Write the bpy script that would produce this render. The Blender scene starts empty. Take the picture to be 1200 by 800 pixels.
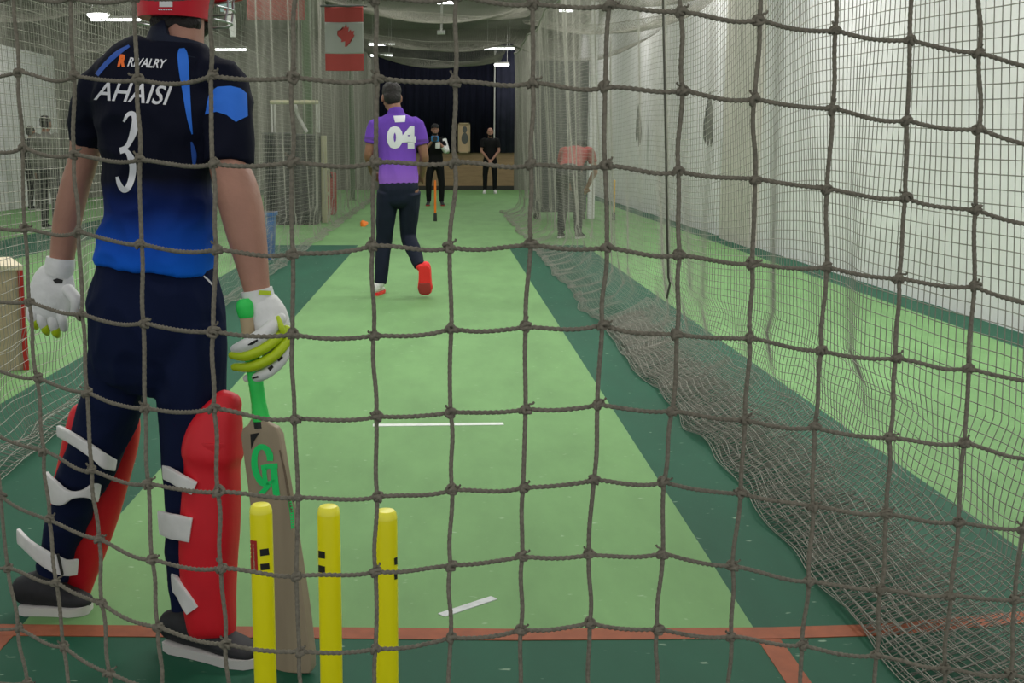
import bpy, bmesh, math, random
import numpy as np
from mathutils import Vector, Matrix, noise
from mathutils.bvhtree import BVHTree

random.seed(7)
SC = bpy.context.scene
COL = SC.collection
V = Vector
PI = math.pi

# ------------------------------------------------------------------ camera
F, HC = 1350.0, 1.25
PITCH = math.atan(227.0 / F)
CP, SP = math.cos(PITCH), math.sin(PITCH)
XC = 521.0
cam_d = bpy.data.cameras.new('camera')
cam = bpy.data.objects.new('camera', cam_d)
COL.objects.link(cam)
cam.location = (0, 0, HC)
cam.rotation_euler = (PI / 2 - PITCH, 0, 0)
cam_d.sensor_width = 36
cam_d.lens = F / 1200 * 36
cam_d.shift_x = (600 - XC) / 1200
cam_d.clip_start = 0.05
SC.camera = cam


def ray(px, py):
    a, b = (px - XC) / F, (400 - py) / F
    return V((a, CP + b * SP, -SP + b * CP))


def P(px, py, Y):
    r = ray(px, py)
    k = Y / r.y
    return V((r.x * k, Y, HC + r.z * k))


def G(px, py, z=0.0):
    r = ray(px, py)
    k = (z - HC) / r.z
    return V((r.x * k, r.y * k, z))


# ------------------------------------------------------------------ materials
def mat(name, col, rough=0.6, var=0.0, vscale=30.0, bump=0.0, bscale=60.0, metal=0.0, emit=None, estr=1.0, spec=0.4, stretch=(1, 1, 1), sheen=0.0):
    m = bpy.data.materials.new(name)
    m.use_nodes = True
    nt = m.node_tree
    b = nt.nodes['Principled BSDF']
    b.inputs['Base Color'].default_value = (*col, 1)
    b.inputs['Roughness'].default_value = rough
    b.inputs['Metallic'].default_value = metal
    b.inputs['Specular IOR Level'].default_value = spec
    if sheen:
        b.inputs['Sheen Weight'].default_value = sheen
    if emit:
        b.inputs['Emission Color'].default_value = (*emit, 1)
        b.inputs['Emission Strength'].default_value = estr
    if var or bump:
        tc = nt.nodes.new('ShaderNodeTexCoord')
        mp = nt.nodes.new('ShaderNodeMapping')
        mp.inputs['Scale'].default_value = stretch
        nt.links.new(tc.outputs['Object'], mp.inputs[0])
    if var:
        n = nt.nodes.new('ShaderNodeTexNoise')
        n.inputs['Scale'].default_value = vscale
        n.inputs['Detail'].default_value = 5
        nt.links.new(mp.outputs[0], n.inputs['Vector'])
        mr = nt.nodes.new('ShaderNodeMapRange')
        mr.inputs[1].default_value = 0.25
        mr.inputs[2].default_value = 0.75
        mr.inputs[3].default_value = 1 - var
        mr.inputs[4].default_value = 1 + var
        nt.links.new(n.outputs[0], mr.inputs[0])
        mx = nt.nodes.new('ShaderNodeVectorMath')
        mx.operation = 'SCALE'
        mx.inputs[0].default_value = col
        nt.links.new(mr.outputs[0], mx.inputs['Scale'])
        nt.links.new(mx.outputs[0], b.inputs['Base Color'])
    if bump:
        n2 = nt.nodes.new('ShaderNodeTexNoise')
        n2.inputs['Scale'].default_value = bscale
        n2.inputs['Detail'].default_value = 4
        nt.links.new(mp.outputs[0], n2.inputs['Vector'])
        bp = nt.nodes.new('ShaderNodeBump')
        bp.inputs['Strength'].default_value = bump
        bp.inputs['Distance'].default_value = 0.01
        nt.links.new(n2.outputs[0], bp.inputs['Height'])
        nt.links.new(bp.outputs[0], b.inputs['Normal'])
    return m


M = {}
M['rope'] = mat('rope', (0.165, 0.153, 0.118), 0.85, 0.3, 400, spec=0.2)
M['netting'] = mat('netting', (0.33, 0.325, 0.28), 0.8, 0.25, 20, spec=0.2)
M['roofnet'] = mat('roof_netting', (0.21, 0.205, 0.17), 0.8, 0.2, 3, spec=0.2)
M['cable'] = mat('cable', (0.30, 0.30, 0.25), 0.7)
M['darkrope'] = mat('dark_rope', (0.05, 0.05, 0.04), 0.8)
M['white_wall'] = mat('white_wall', (0.78, 0.775, 0.775), 0.55, 0.05, 1.3, 0.03, 8)
M['grey_wall'] = mat('grey_wall', (0.20, 0.195, 0.165), 0.8, 0.12, 0.8)
M['ceiling'] = mat('ceiling', (0.25, 0.24, 0.225), 0.8, 0.12, 0.7)
M['navy_curtain'] = mat('navy_curtain', (0.006, 0.007, 0.015), 0.9, 0.3, 4, stretch=(6, 1, .3), spec=.1)
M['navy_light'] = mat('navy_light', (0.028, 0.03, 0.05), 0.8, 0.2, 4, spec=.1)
M['plywood'] = mat('plywood', (0.30, 0.20, 0.11), 0.55, 0.15, 3, stretch=(1, 1, 6))
M['base'] = mat('dark_base', (0.03, 0.028, 0.024), 0.6)
M['orange_line'] = mat('orange_line', (0.27, 0.07, 0.025), 0.7, 0.18, 25)
M['white_line'] = mat('white_line', (0.68, 0.72, 0.68), 0.7, 0.1, 30)
M['tape'] = mat('tape', (0.55, 0.58, 0.58), 0.5, 0.15, 40)
M['skin'] = mat('skin', (0.37, 0.19, 0.135), 0.5, 0.12, 14, 0.12, 90)
M['skin_dark'] = mat('skin_brown', (0.24, 0.115, 0.07), 0.5, 0.1, 14)
M['hair'] = mat('black_hair', (0.010, 0.008, 0.007), 0.6, 0.3, 60, 0.5, 160)
M['navy'] = mat('navy_cloth', (0.006, 0.011, 0.040), 0.85, 0.2, 6, 0.35, 16, spec=0.12, stretch=(1, 1, .45))
M['navy_dark'] = mat('dark_navy_cloth', (0.007, 0.011, 0.026), 0.75, 0.2, 6, 0.25, 22, spec=0.25)
M['black_cloth'] = mat('black_cloth', (0.007, 0.007, 0.008), 0.8, spec=0.2)
M['grey_cloth'] = mat('grey_cloth', (0.11, 0.11, 0.093), 0.85)
M['charcoal'] = mat('charcoal_cloth', (0.035, 0.036, 0.036), 0.85)
M['royal'] = mat('royal_blue', (0.015, 0.16, 0.72), 0.6)
M['royal_dim'] = mat('royal_blue_piping', (0.02, 0.09, 0.42), 0.6)
M['white'] = mat('white_plastic', (0.75, 0.75, 0.74), 0.5)
M['print'] = mat('white_print', (0.72, 0.73, 0.77), 0.6)
M['orange_print'] = mat('orange_print', (0.85, 0.16, 0.02), 0.6)
M['helmet'] = mat('red_helmet', (0.58, 0.008, 0.026), 0.45, 0.08, 8)
M['pad'] = mat('red_pad', (0.66, 0.010, 0.022), 0.5, 0.1, 9, 0.12, 14)
M['padtrim'] = mat('red_pad_roll', (0.62, 0.009, 0.020), 0.5, 0.08, 10)
M['strap'] = mat('white_strap', (0.72, 0.71, 0.70), 0.6, 0.08, 25)
M['glove'] = mat('white_glove', (0.74, 0.75, 0.74), 0.55, 0.08, 30, 0.2, 60)
M['lime'] = mat('lime_glove', (0.47, 0.62, 0.015), 0.35)
M['blackmark'] = mat('black_mark', (0.012, 0.012, 0.012), 0.6)
M['redmark'] = mat('red_mark', (0.42, 0.02, 0.015), 0.5)
M['shoe'] = mat('dark_shoe', (0.016, 0.017, 0.02), 0.7, 0.3, 40)
M['sole'] = mat('white_sole', (0.62, 0.60, 0.58), 0.6)
M['redshoe'] = mat('red_sole', (0.85, 0.03, 0.03), 0.5)
M['darkred'] = mat('dark_red_sole', (0.33, 0.035, 0.03), 0.6)
M['whiteshoe'] = mat('white_shoe', (0.7, 0.7, 0.68), 0.5)
M['purple_sleeve'] = mat('purple_cuff', (0.10, 0.035, 0.26), 0.65)
M['green_grip'] = mat('green_grip', (0.03, 0.62, 0.10), 0.4, 0.06, 40)
M['beige'] = mat('worn_cane', (0.42, 0.33, 0.20), 0.6)
M['willow'] = mat('willow', (0.34, 0.27, 0.185), 0.5, 0.12, 5, stretch=(6, 6, .6))
M['willow_edge'] = mat('willow_edge', (0.16, 0.115, 0.075), 0.55)
M['green_print'] = mat('green_print', (0.015, 0.68, 0.16), 0.45)
M['stump'] = mat('yellow_plastic', (0.93, 0.86, 0.006), 0.35, 0.03, 10)
M['stump_top'] = mat('pale_yellow_plastic', (0.95, 0.90, 0.06), 0.3)
M['orange_plastic'] = mat('orange_plastic', (0.85, 0.20, 0.015), 0.4)
M['amber_plastic'] = mat('amber_plastic', (0.75, 0.42, 0.03), 0.4)
M['black_plastic'] = mat('black_plastic', (0.02, 0.02, 0.02), 0.5)
M['blue_bin'] = mat('blue_bin', (0.035, 0.12, 0.32), 0.45, 0.08, 8)
M['crate'] = mat('pale_board', (0.42, 0.33, 0.22), 0.6, 0.1, 4, stretch=(1, 1, 4))
M['crate_top'] = mat('cream_board', (0.66, 0.58, 0.42), 0.6, 0.08, 5)
M['dark_cab'] = mat('dark_cabinet', (0.018, 0.021, 0.02), 0.6)
M['green_steel'] = mat('green_steel', (0.12, 0.19, 0.10), 0.5, 0.08, 4)
M['veiled_red'] = mat('veiled_red', (0.36, 0.055, 0.05), 0.8)  # red dulled, with the haze of the mesh put into the colour
M['veiled_white'] = mat('veiled_white', (0.32, 0.33, 0.31), 0.8)  # white greyed, with the haze of the mesh put into the colour
M['red_cloth'] = mat('red_cloth', (0.30, 0.045, 0.04), 0.7, 0.1, 10)
M['lamp'] = mat('lamp_glow', (1, 1, 1), 0.5, emit=(0.95, 1.0, 0.97), estr=5)
M['metal'] = mat('white_metal', (0.5, 0.5, 0.47), 0.4)
M['grille'] = mat('steel_grille', (0.30, 0.31, 0.32), 0.3, metal=0.7)
M['cream'] = mat('cream_wood', (0.46, 0.44, 0.28), 0.6)
M['grey_panel'] = mat('dark_grey_panel', (0.085, 0.09, 0.085), 0.7)
M['beige_panel'] = mat('beige_panel', (0.55, 0.53, 0.47), 0.7)
M['poster'] = mat('poster', (0.5, 0.36, 0.22), 0.6)
M['blue_cam'] = mat('blue_plastic', (0.03, 0.22, 0.5), 0.4)
M['cap_black'] = mat('black_cap', (0.012, 0.012, 0.013), 0.7)


def gradient_jersey(name, stops, z0, z1, bump=0.3):
    """cloth dyed in a vertical fade (the shirt's own print)"""
    m = mat(name, (0.1, 0.1, 0.1), 0.8, spec=0.12)
    nt = m.node_tree
    b = nt.nodes['Principled BSDF']
    tc = nt.nodes.new('ShaderNodeTexCoord')
    sx = nt.nodes.new('ShaderNodeSeparateXYZ')
    nt.links.new(tc.outputs['Object'], sx.inputs[0])
    ns = nt.nodes.new('ShaderNodeTexNoise')
    ns.inputs['Scale'].default_value = 5
    nt.links.new(tc.outputs['Object'], ns.inputs['Vector'])
    ad = nt.nodes.new('ShaderNodeMath')
    ad.operation = 'MULTIPLY_ADD'
    ad.inputs[1].default_value = 0.10
    nt.links.new(ns.outputs[0], ad.inputs[0])
    nt.links.new(sx.outputs[2], ad.inputs[2])
    mr = nt.nodes.new('ShaderNodeMapRange')
    mr.inputs[1].default_value = z0 + 0.05
    mr.inputs[2].default_value = z1 + 0.05
    nt.links.new(ad.outputs[0], mr.inputs[0])
    cr = nt.nodes.new('ShaderNodeValToRGB')
    el = cr.color_ramp.elements
    while len(el) < len(stops):
        el.new(0.5)
    for e, (pos, c) in zip(el, stops):
        e.position = pos
        e.color = (*c, 1)
    nt.links.new(mr.outputs[0], cr.inputs[0])
    nt.links.new(cr.outputs[0], b.inputs['Base Color'])
    mp = nt.nodes.new('ShaderNodeMapping')
    mp.inputs['Rotation'].default_value = (0, 0.7, 0)
    mp.inputs['Scale'].default_value = (1, 1, 0.35)
    nt.links.new(tc.outputs['Object'], mp.inputs[0])
    n2 = nt.nodes.new('ShaderNodeTexNoise')
    n2.inputs['Scale'].default_value = 14
    n2.inputs['Detail'].default_value = 3
    nt.links.new(mp.outputs[0], n2.inputs['Vector'])
    bp = nt.nodes.new('ShaderNodeBump')
    bp.inputs['Strength'].default_value = bump
    bp.inputs['Distance'].default_value = 0.02
    nt.links.new(n2.outputs[0], bp.inputs['Height'])
    nt.links.new(bp.outputs[0], b.inputs['Normal'])
    return m


M['jersey_blue'] = gradient_jersey('navy_to_royal_jersey', [(0.08, (0.006, 0.14, 0.74)), (0.22, (0.006, 0.075, 0.46)), (0.38, (0.005, 0.020, 0.13)), (0.52, (0.0045, 0.006, 0.016))], 0.90, 1.45)
M['jersey_purple'] = gradient_jersey('purple_jersey', [(0.0, (0.36, 0.16, 0.62)), (0.45, (0.19, 0.075, 0.50)), (1.0, (0.12, 0.05, 0.36))], 0.85, 1.55)


def floor_mat(name, col, speck=0.5):
    m = mat(name, col, 0.62, spec=0.18)
    nt = m.node_tree
    b = nt.nodes['Principled BSDF']
    tc = nt.nodes.new('ShaderNodeTexCoord')
    mp = nt.nodes.new('ShaderNodeMapping')
    mp.inputs['Scale'].default_value = (1.0, 0.35, 1)
    nt.links.new(tc.outputs['Object'], mp.inputs[0])
    n = nt.nodes.new('ShaderNodeTexNoise')
    n.inputs['Scale'].default_value = 3.0
    n.inputs['Detail'].default_value = 8
    n.inputs['Roughness'].default_value = 0.65
    nt.links.new(mp.outputs[0], n.inputs['Vector'])
    mr = nt.nodes.new('ShaderNodeMapRange')
    mr.inputs[1].default_value = 0.3
    mr.inputs[2].default_value = 0.7
    mr.inputs[3].default_value = 0.86
    mr.inputs[4].default_value = 1.12
    nt.links.new(n.outputs[0], mr.inputs[0])
    sc = nt.nodes.new('ShaderNodeVectorMath')
    sc.operation = 'SCALE'
    sc.inputs[0].default_value = col
    nt.links.new(mr.outputs[0], sc.inputs['Scale'])
    # pale scuffs
    mp2 = nt.nodes.new('ShaderNodeMapping')
    mp2.inputs['Scale'].default_value = (9, 16, 1)
    mp2.inputs['Rotation'].default_value = (0, 0, 0.3)
    nt.links.new(tc.outputs['Object'], mp2.inputs[0])
    vo = nt.nodes.new('ShaderNodeTexNoise')
    vo.inputs['Scale'].default_value = 2.2
    vo.inputs['Detail'].default_value = 2
    nt.links.new(mp2.outputs[0], vo.inputs['Vector'])
    r2 = nt.nodes.new('ShaderNodeMapRange')
    r2.inputs[1].default_value = 0.69
    r2.inputs[2].default_value = 0.76
    r2.inputs[4].default_value = speck
    nt.links.new(vo.outputs[0], r2.inputs[0])
    mx = nt.nodes.new('ShaderNodeMix')
    mx.data_type = 'RGBA'
    mx.inputs['B'].default_value = (0.42, 0.55, 0.40, 1)
    nt.links.new(r2.outputs[0], mx.inputs['Factor'])
    nt.links.new(sc.outputs[0], mx.inputs['A'])
    nt.links.new(mx.outputs['Result'], b.inputs['Base Color'])
    return m


M['turf'] = floor_mat('light_green_floor', (0.160, 0.318, 0.120))
M['turf_dark'] = floor_mat('dark_green_floor', (0.011, 0.084, 0.046), 0.5)


# ------------------------------------------------------------------ helpers
def tag(o, label=None, cat=None, group=None, kind=None):
    if label: o['label'] = label
    if cat: o['category'] = cat
    if group: o['group'] = group
    if kind: o['kind'] = kind
    return o


def empty(name, loc=(0, 0, 0), label=None, cat=None, group=None):
    o = bpy.data.objects.new(name, None)
    COL.objects.link(o)
    o.location = loc
    o.empty_display_size = 0.05
    bpy.context.view_layer.update()
    return tag(o, label, cat, group)


def link(name, me, material, parent=None):
    o = bpy.data.objects.new(name, me)
    COL.objects.link(o)
    if material is not None:
        for m in (material if isinstance(material, (list, tuple)) else [material]):
            me.materials.append(m)
    if parent is not None:
        o.parent = parent
        w = Matrix.Identity(4)
        p = parent
        chain = []
        while p is not None:
            chain.append(p)
            p = p.parent
        w = Matrix.Translation((0, 0, 0))
        loc = V((0, 0, 0))
        for c in chain:
            loc += V(c.location)
        # every parent here is only translated, so meshes written in world coordinates shift back by the parent's place
        me.transform(Matrix.Translation(-loc))
    return o


class MB:
    def __init__(s):
        s.v, s.f = [], []

    def add(s, vs, fs):
        n = len(s.v)
        s.v += [tuple(v) for v in vs]
        s.f += [tuple(i + n for i in f) for f in fs]
        return s

    def box(s, c, size, rz=0.0, bev=0.0):
        bm = bmesh.new()
        bmesh.ops.create_cube(bm, size=1)
        bmesh.ops.scale(bm, vec=size, verts=bm.verts)
        if bev:
            bmesh.ops.bevel(bm, geom=bm.edges[:], offset=bev, segments=2, affect='EDGES', profile=0.6)
        bmesh.ops.rotate(bm, matrix=Matrix.Rotation(rz, 3, 'Z'), verts=bm.verts)
        bmesh.ops.translate(bm, vec=c, verts=bm.verts)
        bm.verts.index_update()
        s.add([v.co for v in bm.verts], [[v.index for v in f.verts] for f in bm.faces])
        bm.free()
        return s

    def span(s, a, b, bev=0.0):
        a, b = V(a), V(b)
        d = b - a
        return s.box((a + b) / 2, (abs(d.x), abs(d.y), abs(d.z)), 0, bev)

    def loft(s, pts, radii, ref=(1, 0, 0), n=16, cap=True, power=2.0, sub=0, twist=None):
        pts = [V(p) for p in pts]
        rad = [(r, r) if not isinstance(r, (tuple, list)) else r for r in radii]
        if sub:
            pts, rad = smooth_path(pts, rad, sub)
        N = len(pts)
        ref = V(ref)
        rings = []
        for i in range(N):
            a = pts[max(i - 1, 0)]
            b = pts[min(i + 1, N - 1)]
            t = (b - a).normalized()
            sd = ref - t * ref.dot(t)
            if sd.length < 1e-4:
                sd = V((0, 1, 0)) - t * t.y
            sd.normalize()
            bt = t.cross(sd)
            rings.append((pts[i], sd, bt, rad[i][0], rad[i][1], t))
        full = []
        if cap:
            p, sd, bt, ra, rb, t = rings[0]
            h = min(ra, rb)
            for k in (0.15, 0.45, 0.75):
                q = math.sqrt(max(0.0, 1 - (1 - k) ** 2))
                full.append((p - t * h * (1 - k), sd, bt, ra * q, rb * q, t))
        full += rings
        if cap:
            p, sd, bt, ra, rb, t = rings[-1]
            h = min(ra, rb)
            for k in (0.75, 0.45, 0.15):
                q = math.sqrt(max(0.0, 1 - (1 - k) ** 2))
                full.append((p + t * h * (1 - k), sd, bt, ra * q, rb * q, t))
        vs, fs = [], []
        for p, sd, bt, ra, rb, t in full:
            for j in range(n):
                th = 2 * PI * j / n
                c, sn = math.cos(th), math.sin(th)
                if power != 2.0:
                    c = math.copysign(abs(c) ** (2 / power), c)
                    sn = math.copysign(abs(sn) ** (2 / power), sn)
                vs.append(p + sd * (ra * c) + bt * (rb * sn))
        R = len(full)
        for i in range(R - 1):
            for j in range(n):
                k = (j + 1) % n
                fs.append((i * n + j, i * n + k, (i + 1) * n + k, (i + 1) * n + j))
        fs.append(tuple(range(n - 1, -1, -1)))
        fs.append(tuple((R - 1) * n + j for j in range(n)))
        return s.add(vs, fs)

    def ell(s, c, r, rot=None, n=20):
        bm = bmesh.new()
        bmesh.ops.create_uvsphere(bm, u_segments=n, v_segments=n // 2 + 2, radius=1)
        mtx = Matrix.Diagonal((*r, 1))
        if rot is not None:
            mtx = rot.to_4x4() @ mtx
        bmesh.ops.transform(bm, matrix=Matrix.Translation(c) @ mtx, verts=bm.verts)
        bm.verts.index_update()
        s.add([v.co for v in bm.verts], [[v.index for v in f.verts] for f in bm.faces])
        bm.free()
        return s

    def lathe(s, prof, c, axis=(0, 0, 1), n=32):
        ax = V(axis).normalized()
        sd = V((1, 0, 0)) - ax * ax.x
        sd.normalize()
        bt = ax.cross(sd)
        c = V(c)
        vs, fs = [], []
        for r, z in prof:
            for j in range(n):
                th = 2 * PI * j / n
                vs.append(c + ax * z + sd * r * math.cos(th) + bt * r * math.sin(th))
        for i in range(len(prof) - 1):
            for j in range(n):
                k = (j + 1) % n
                fs.append((i * n + j, i * n + k, (i + 1) * n + k, (i + 1) * n + j))
        fs.append(tuple(range(n - 1, -1, -1)))
        fs.append(tuple((len(prof) - 1) * n + j for j in range(n)))
        return s.add(vs, fs)

    def mesh(s, name):
        me = bpy.data.meshes.new(name)
        me.from_pydata(s.v, [], s.f)
        me.validate()
        bm = bmesh.new()
        bm.from_mesh(me)
        bmesh.ops.recalc_face_normals(bm, faces=bm.faces)
        bm.to_mesh(me)
        bm.free()
        return me

    def build(s, name, material, parent=None, smooth=True, voxel=0.0, iters=4, wrinkle=0.0, wscale=9.0, wstretch=(1, 1, 0.5)):
        me = s.mesh(name)
        if voxel:
            me = remesh(me, voxel, iters)
            if wrinkle:
                nv = len(me.vertices)
                me.update()
                nrm = [v.normal.copy() for v in me.vertices]
                for v, nn in zip(me.vertices, nrm):
                    q = V((v.co.x * wstretch[0], v.co.y * wstretch[1], v.co.z * wstretch[2])) * wscale
                    h = 1 - abs(noise.noise(q) * 2)
                    v.co += nn * (wrinkle * (h - 0.4))
        if smooth:
            me.shade_smooth()
            if not voxel:
                sharp_by_angle(me, 0.7)
        return link(name, me, material, parent)


def sharp_by_angle(me, ang):
    bm = bmesh.new()
    bm.from_mesh(me)
    for e in bm.edges:
        if len(e.link_faces) == 2:
            e.smooth = e.calc_face_angle(0) < ang
    bm.to_mesh(me)
    bm.free()


def smooth_path(pts, rad, sub):
    N = len(pts)
    op, orr = [], []

    def cr(a, b, c, d, t):
        return 0.5 * ((2 * b) + (c - a) * t + (2 * a - 5 * b + 4 * c - d) * t * t + (3 * b - a - 3 * c + d) * t ** 3)
    for i in range(N - 1):
        a, b, c, d = pts[max(i - 1, 0)], pts[i], pts[i + 1], pts[min(i + 2, N - 1)]
        ra, rb, rc, rd = rad[max(i - 1, 0)], rad[i], rad[i + 1], rad[min(i + 2, N - 1)]
        for k in range(sub):
            t = k / sub
            op.append(V([cr(a[m], b[m], c[m], d[m], t) for m in range(3)]))
            orr.append(tuple(max(0.0005, cr(ra[m], rb[m], rc[m], rd[m], t)) for m in range(2)))
    op.append(pts[-1])
    orr.append(rad[-1])
    return op, orr


def remesh(me, voxel, iters):
    o = bpy.data.objects.new('tmp', me)
    COL.objects.link(o)
    r = o.modifiers.new('r', 'REMESH')
    r.mode = 'VOXEL'
    r.voxel_size = voxel
    r.adaptivity = 0
    if iters:
        sm = o.modifiers.new('s', 'SMOOTH')
        sm.factor = 0.5
        sm.iterations = iters
    dg = bpy.context.evaluated_depsgraph_get()
    dg.update()
    out = bpy.data.meshes.new_from_object(o.evaluated_get(dg))
    bpy.data.objects.remove(o)
    return out


def bvh_of(o):
    loc = V((0, 0, 0))
    p = o
    while p is not None:
        loc += V(p.location)
        p = p.parent
    me = o.data
    return BVHTree.FromPolygons([v.co + loc for v in me.vertices], [tuple(p.vertices) for p in me.polygons])


def densify(vs2, fs, maxlen):
    bm = bmesh.new()
    bv = [bm.verts.new((x, y, 0)) for x, y in vs2]
    for f in fs:
        try:
            bm.faces.new([bv[i] for i in f])
        except ValueError:
            pass
    bmesh.ops.triangulate(bm, faces=bm.faces[:])
    for _ in range(5):
        es = [e for e in bm.edges if e.calc_length() > maxlen]
        if not es:
            break
        bmesh.ops.subdivide_edges(bm, edges=es, cuts=1)
        bmesh.ops.triangulate(bm, faces=[f for f in bm.faces if len(f.verts) > 3])
    bm.verts.index_update()
    out = [(v.co.x, v.co.y) for v in bm.verts], [[v.index for v in f.verts] for f in bm.faces]
    bm.free()
    return out


def decal(name, vs2, fs, target, material, parent=None, off=0.0015, maxlen=5.0):
    """a printed patch that lies on the surface of TARGET: outline in the photograph's pixels, met by sight lines"""
    bv = target if isinstance(target, BVHTree) else bvh_of(target)
    vs2, fs = densify(vs2, fs, maxlen)
    eye = V((0, 0, HC))
    vs, ok = [], []
    for x, y in vs2:
        d = ray(x, y).normalized()
        h, nn, _, _ = bv.ray_cast(eye, d)
        if h is None:
            vs.append(V((0, 0, 0)))
            ok.append(False)
        else:
            if nn.dot(d) > 0:
                nn = -nn
            vs.append(h + nn * off)
            ok.append(True)
    fs = [f for f in fs if all(ok[i] for i in f)]
    use = sorted({i for f in fs for i in f})
    rm = {i: k for k, i in enumerate(use)}
    mb = MB()
    mb.add([vs[i] for i in use], [[rm[i] for i in f] for f in fs])
    me = bpy.data.meshes.new(name)
    me.from_pydata(mb.v, [], mb.f)
    me.shade_smooth()
    return link(name, me, material, parent)


def poly(*pts):
    return list(pts), [tuple(range(len(pts)))]


def stroke(pts, ws, sub=6):
    """2-D brush stroke outline as quads"""
    p3 = [V((x, y, 0)) for x, y in pts]
    if not isinstance(ws, (list, tuple)):
        ws = [ws] * len(pts)
    rd = [(w / 2, w / 2) for w in ws]
    if sub:
        p3, rd = smooth_path(p3, rd, sub)
    vs, fs = [], []
    for i, p in enumerate(p3):
        t = (p3[min(i + 1, len(p3) - 1)] - p3[max(i - 1, 0)]).normalized()
        nn = V((-t.y, t.x, 0))
        vs += [(p + nn * rd[i][0])[:2], (p - nn * rd[i][0])[:2]]
    for i in range(len(p3) - 1):
        fs.append((2 * i, 2 * i + 1, 2 * i + 3, 2 * i + 2))
    return vs, fs


def merge2(*parts):
    vs, fs = [], []
    for v, f in parts:
        n = len(vs)
        vs += list(v)
        fs += [tuple(i + n for i in q) for q in f]
    return vs, fs


def text2d(txt, x, y, w, h, shear=0.0, rot=0.0, bold=0.0):
    """flat letters laid in the box (x, y, w, h) of photograph pixels, y downwards, rotated about the box's corner"""
    cu = bpy.data.curves.new('t', 'FONT')
    cu.body = txt
    cu.offset = bold
    cu.resolution_u = 3
    o = bpy.data.objects.new('t', cu)
    COL.objects.link(o)
    dg = bpy.context.evaluated_depsgraph_get()
    me = bpy.data.meshes.new_from_object(o.evaluated_get(dg))
    bpy.data.objects.remove(o)
    co = [v.co.copy() for v in me.vertices]
    fs = [tuple(p.vertices) for p in me.polygons]
    x0, x1 = min(c.x for c in co), max(c.x for c in co)
    y0, y1 = min(c.y for c in co), max(c.y for c in co)
    out = []
    for c in co:
        u, v = (c.x - x0) / (x1 - x0) * w, (c.y - y0) / (y1 - y0) * h
        u += v * shear
        dx, dy = u, h - v
        out.append((x + dx * math.cos(rot) - dy * math.sin(rot), y + dx * math.sin(rot) + dy * math.cos(rot)))
    return out, fs


def np_mesh(name, v, f):
    me = bpy.data.meshes.new(name)
    v = np.asarray(v, dtype=np.float32)
    f = np.asarray(f, dtype=np.int32)
    me.vertices.add(len(v))
    me.vertices.foreach_set('co', v.ravel())
    me.loops.add(f.size)
    me.loops.foreach_set('vertex_index', f.ravel())
    me.polygons.add(len(f))
    me.polygons.foreach_set('loop_start', np.arange(0, f.size, f.shape[1], dtype=np.int32))
    me.polygons.foreach_set('loop_total', np.full(len(f), f.shape[1], dtype=np.int32))
    me.update(calc_edges=True)
    me.shade_smooth()
    return me


def np_tubes(lines, side, r, n=3):
    """tubes along N polylines (N, M, 3) of numpy points"""
    lines = np.asarray(lines, dtype=np.float64)
    N, Mn, _ = lines.shape
    t = np.empty_like(lines)
    t[:, 1:-1] = lines[:, 2:] - lines[:, :-2]
    t[:, 0] = lines[:, 1] - lines[:, 0]
    t[:, -1] = lines[:, -1] - lines[:, -2]
    t /= np.linalg.norm(t, axis=2, keepdims=True) + 1e-9
    s = np.broadcast_to(np.array(side, dtype=np.float64), lines.shape)
    s = s - t * (s * t).sum(axis=2, keepdims=True)
    s /= np.linalg.norm(s, axis=2, keepdims=True) + 1e-9
    b = np.cross(t, s)
    vs = []
    for j in range(n):
        th = 2 * PI * j / n
        vs.append(lines + s * (r * math.cos(th)) + b * (r * math.sin(th)))
    v = np.stack(vs, axis=2).reshape(-1, 3)
    i = np.arange(N)[:, None, None] * Mn * n + np.arange(Mn - 1)[None, :, None] * n
    j = np.arange(n)[None, None, :]
    k = (j + 1) % n
    f = np.stack([i + j, i + k, i + n + k, i + n + j], axis=-1).reshape(-1, 4)
    return v, f


def np_join(parts):
    vs, fs, n = [], [], 0
    for v, f in parts:
        vs.append(v)
        fs.append(f + n)
        n += len(v)
    return np.concatenate(vs), np.concatenate(fs)


# ------------------------------------------------------------------ the hall
XR, XL, YB, ZC = 3.95, -8.9, 35.0, 4.7


def quad_floor():
    xs = [(-8.9, -6.06, 0), (-6.06, -4.9, 1), (-4.9, -4.0, 0), (-4.0, -2.2, 0), (-2.2, -1.123, 1), (-1.123, 0.816, 0), (0.816, 1.82, 1), (1.82, 3.64, 0), (3.64, 3.95, 1)]
    vs, fs, mi = [], [], []
    for a, b, k in xs:
        for y0, y1, far in ((-0.6, 2.84, False), (2.84, 15.0, False), (15.0, 35.0, True)):
            n = len(vs)
            vs += [(a, y0, 0), (b, y0, 0), (b, y1, 0), (a, y1, 0)]
            fs.append((n, n + 1, n + 2, n + 3))
            if far:
                mi.append(0 if b < 2.0 and a > -2.3 or k == 0 else k)
            elif y0 < 0:
                mi.append(1)
            else:
                mi.append(k)
    me = bpy.data.meshes.new('floor')
    me.from_pydata(vs, [], fs)
    o = link('floor', me, [M['turf'], M['turf_dark']])
    me.polygons.foreach_set('material_index', mi)
    tag(o, kind='structure')


quad_floor()


def slab(name, a, b, m, bev=0.0):
    return tag(MB().span(a, b, bev).build(name, m, smooth=False), kind='structure')


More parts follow.
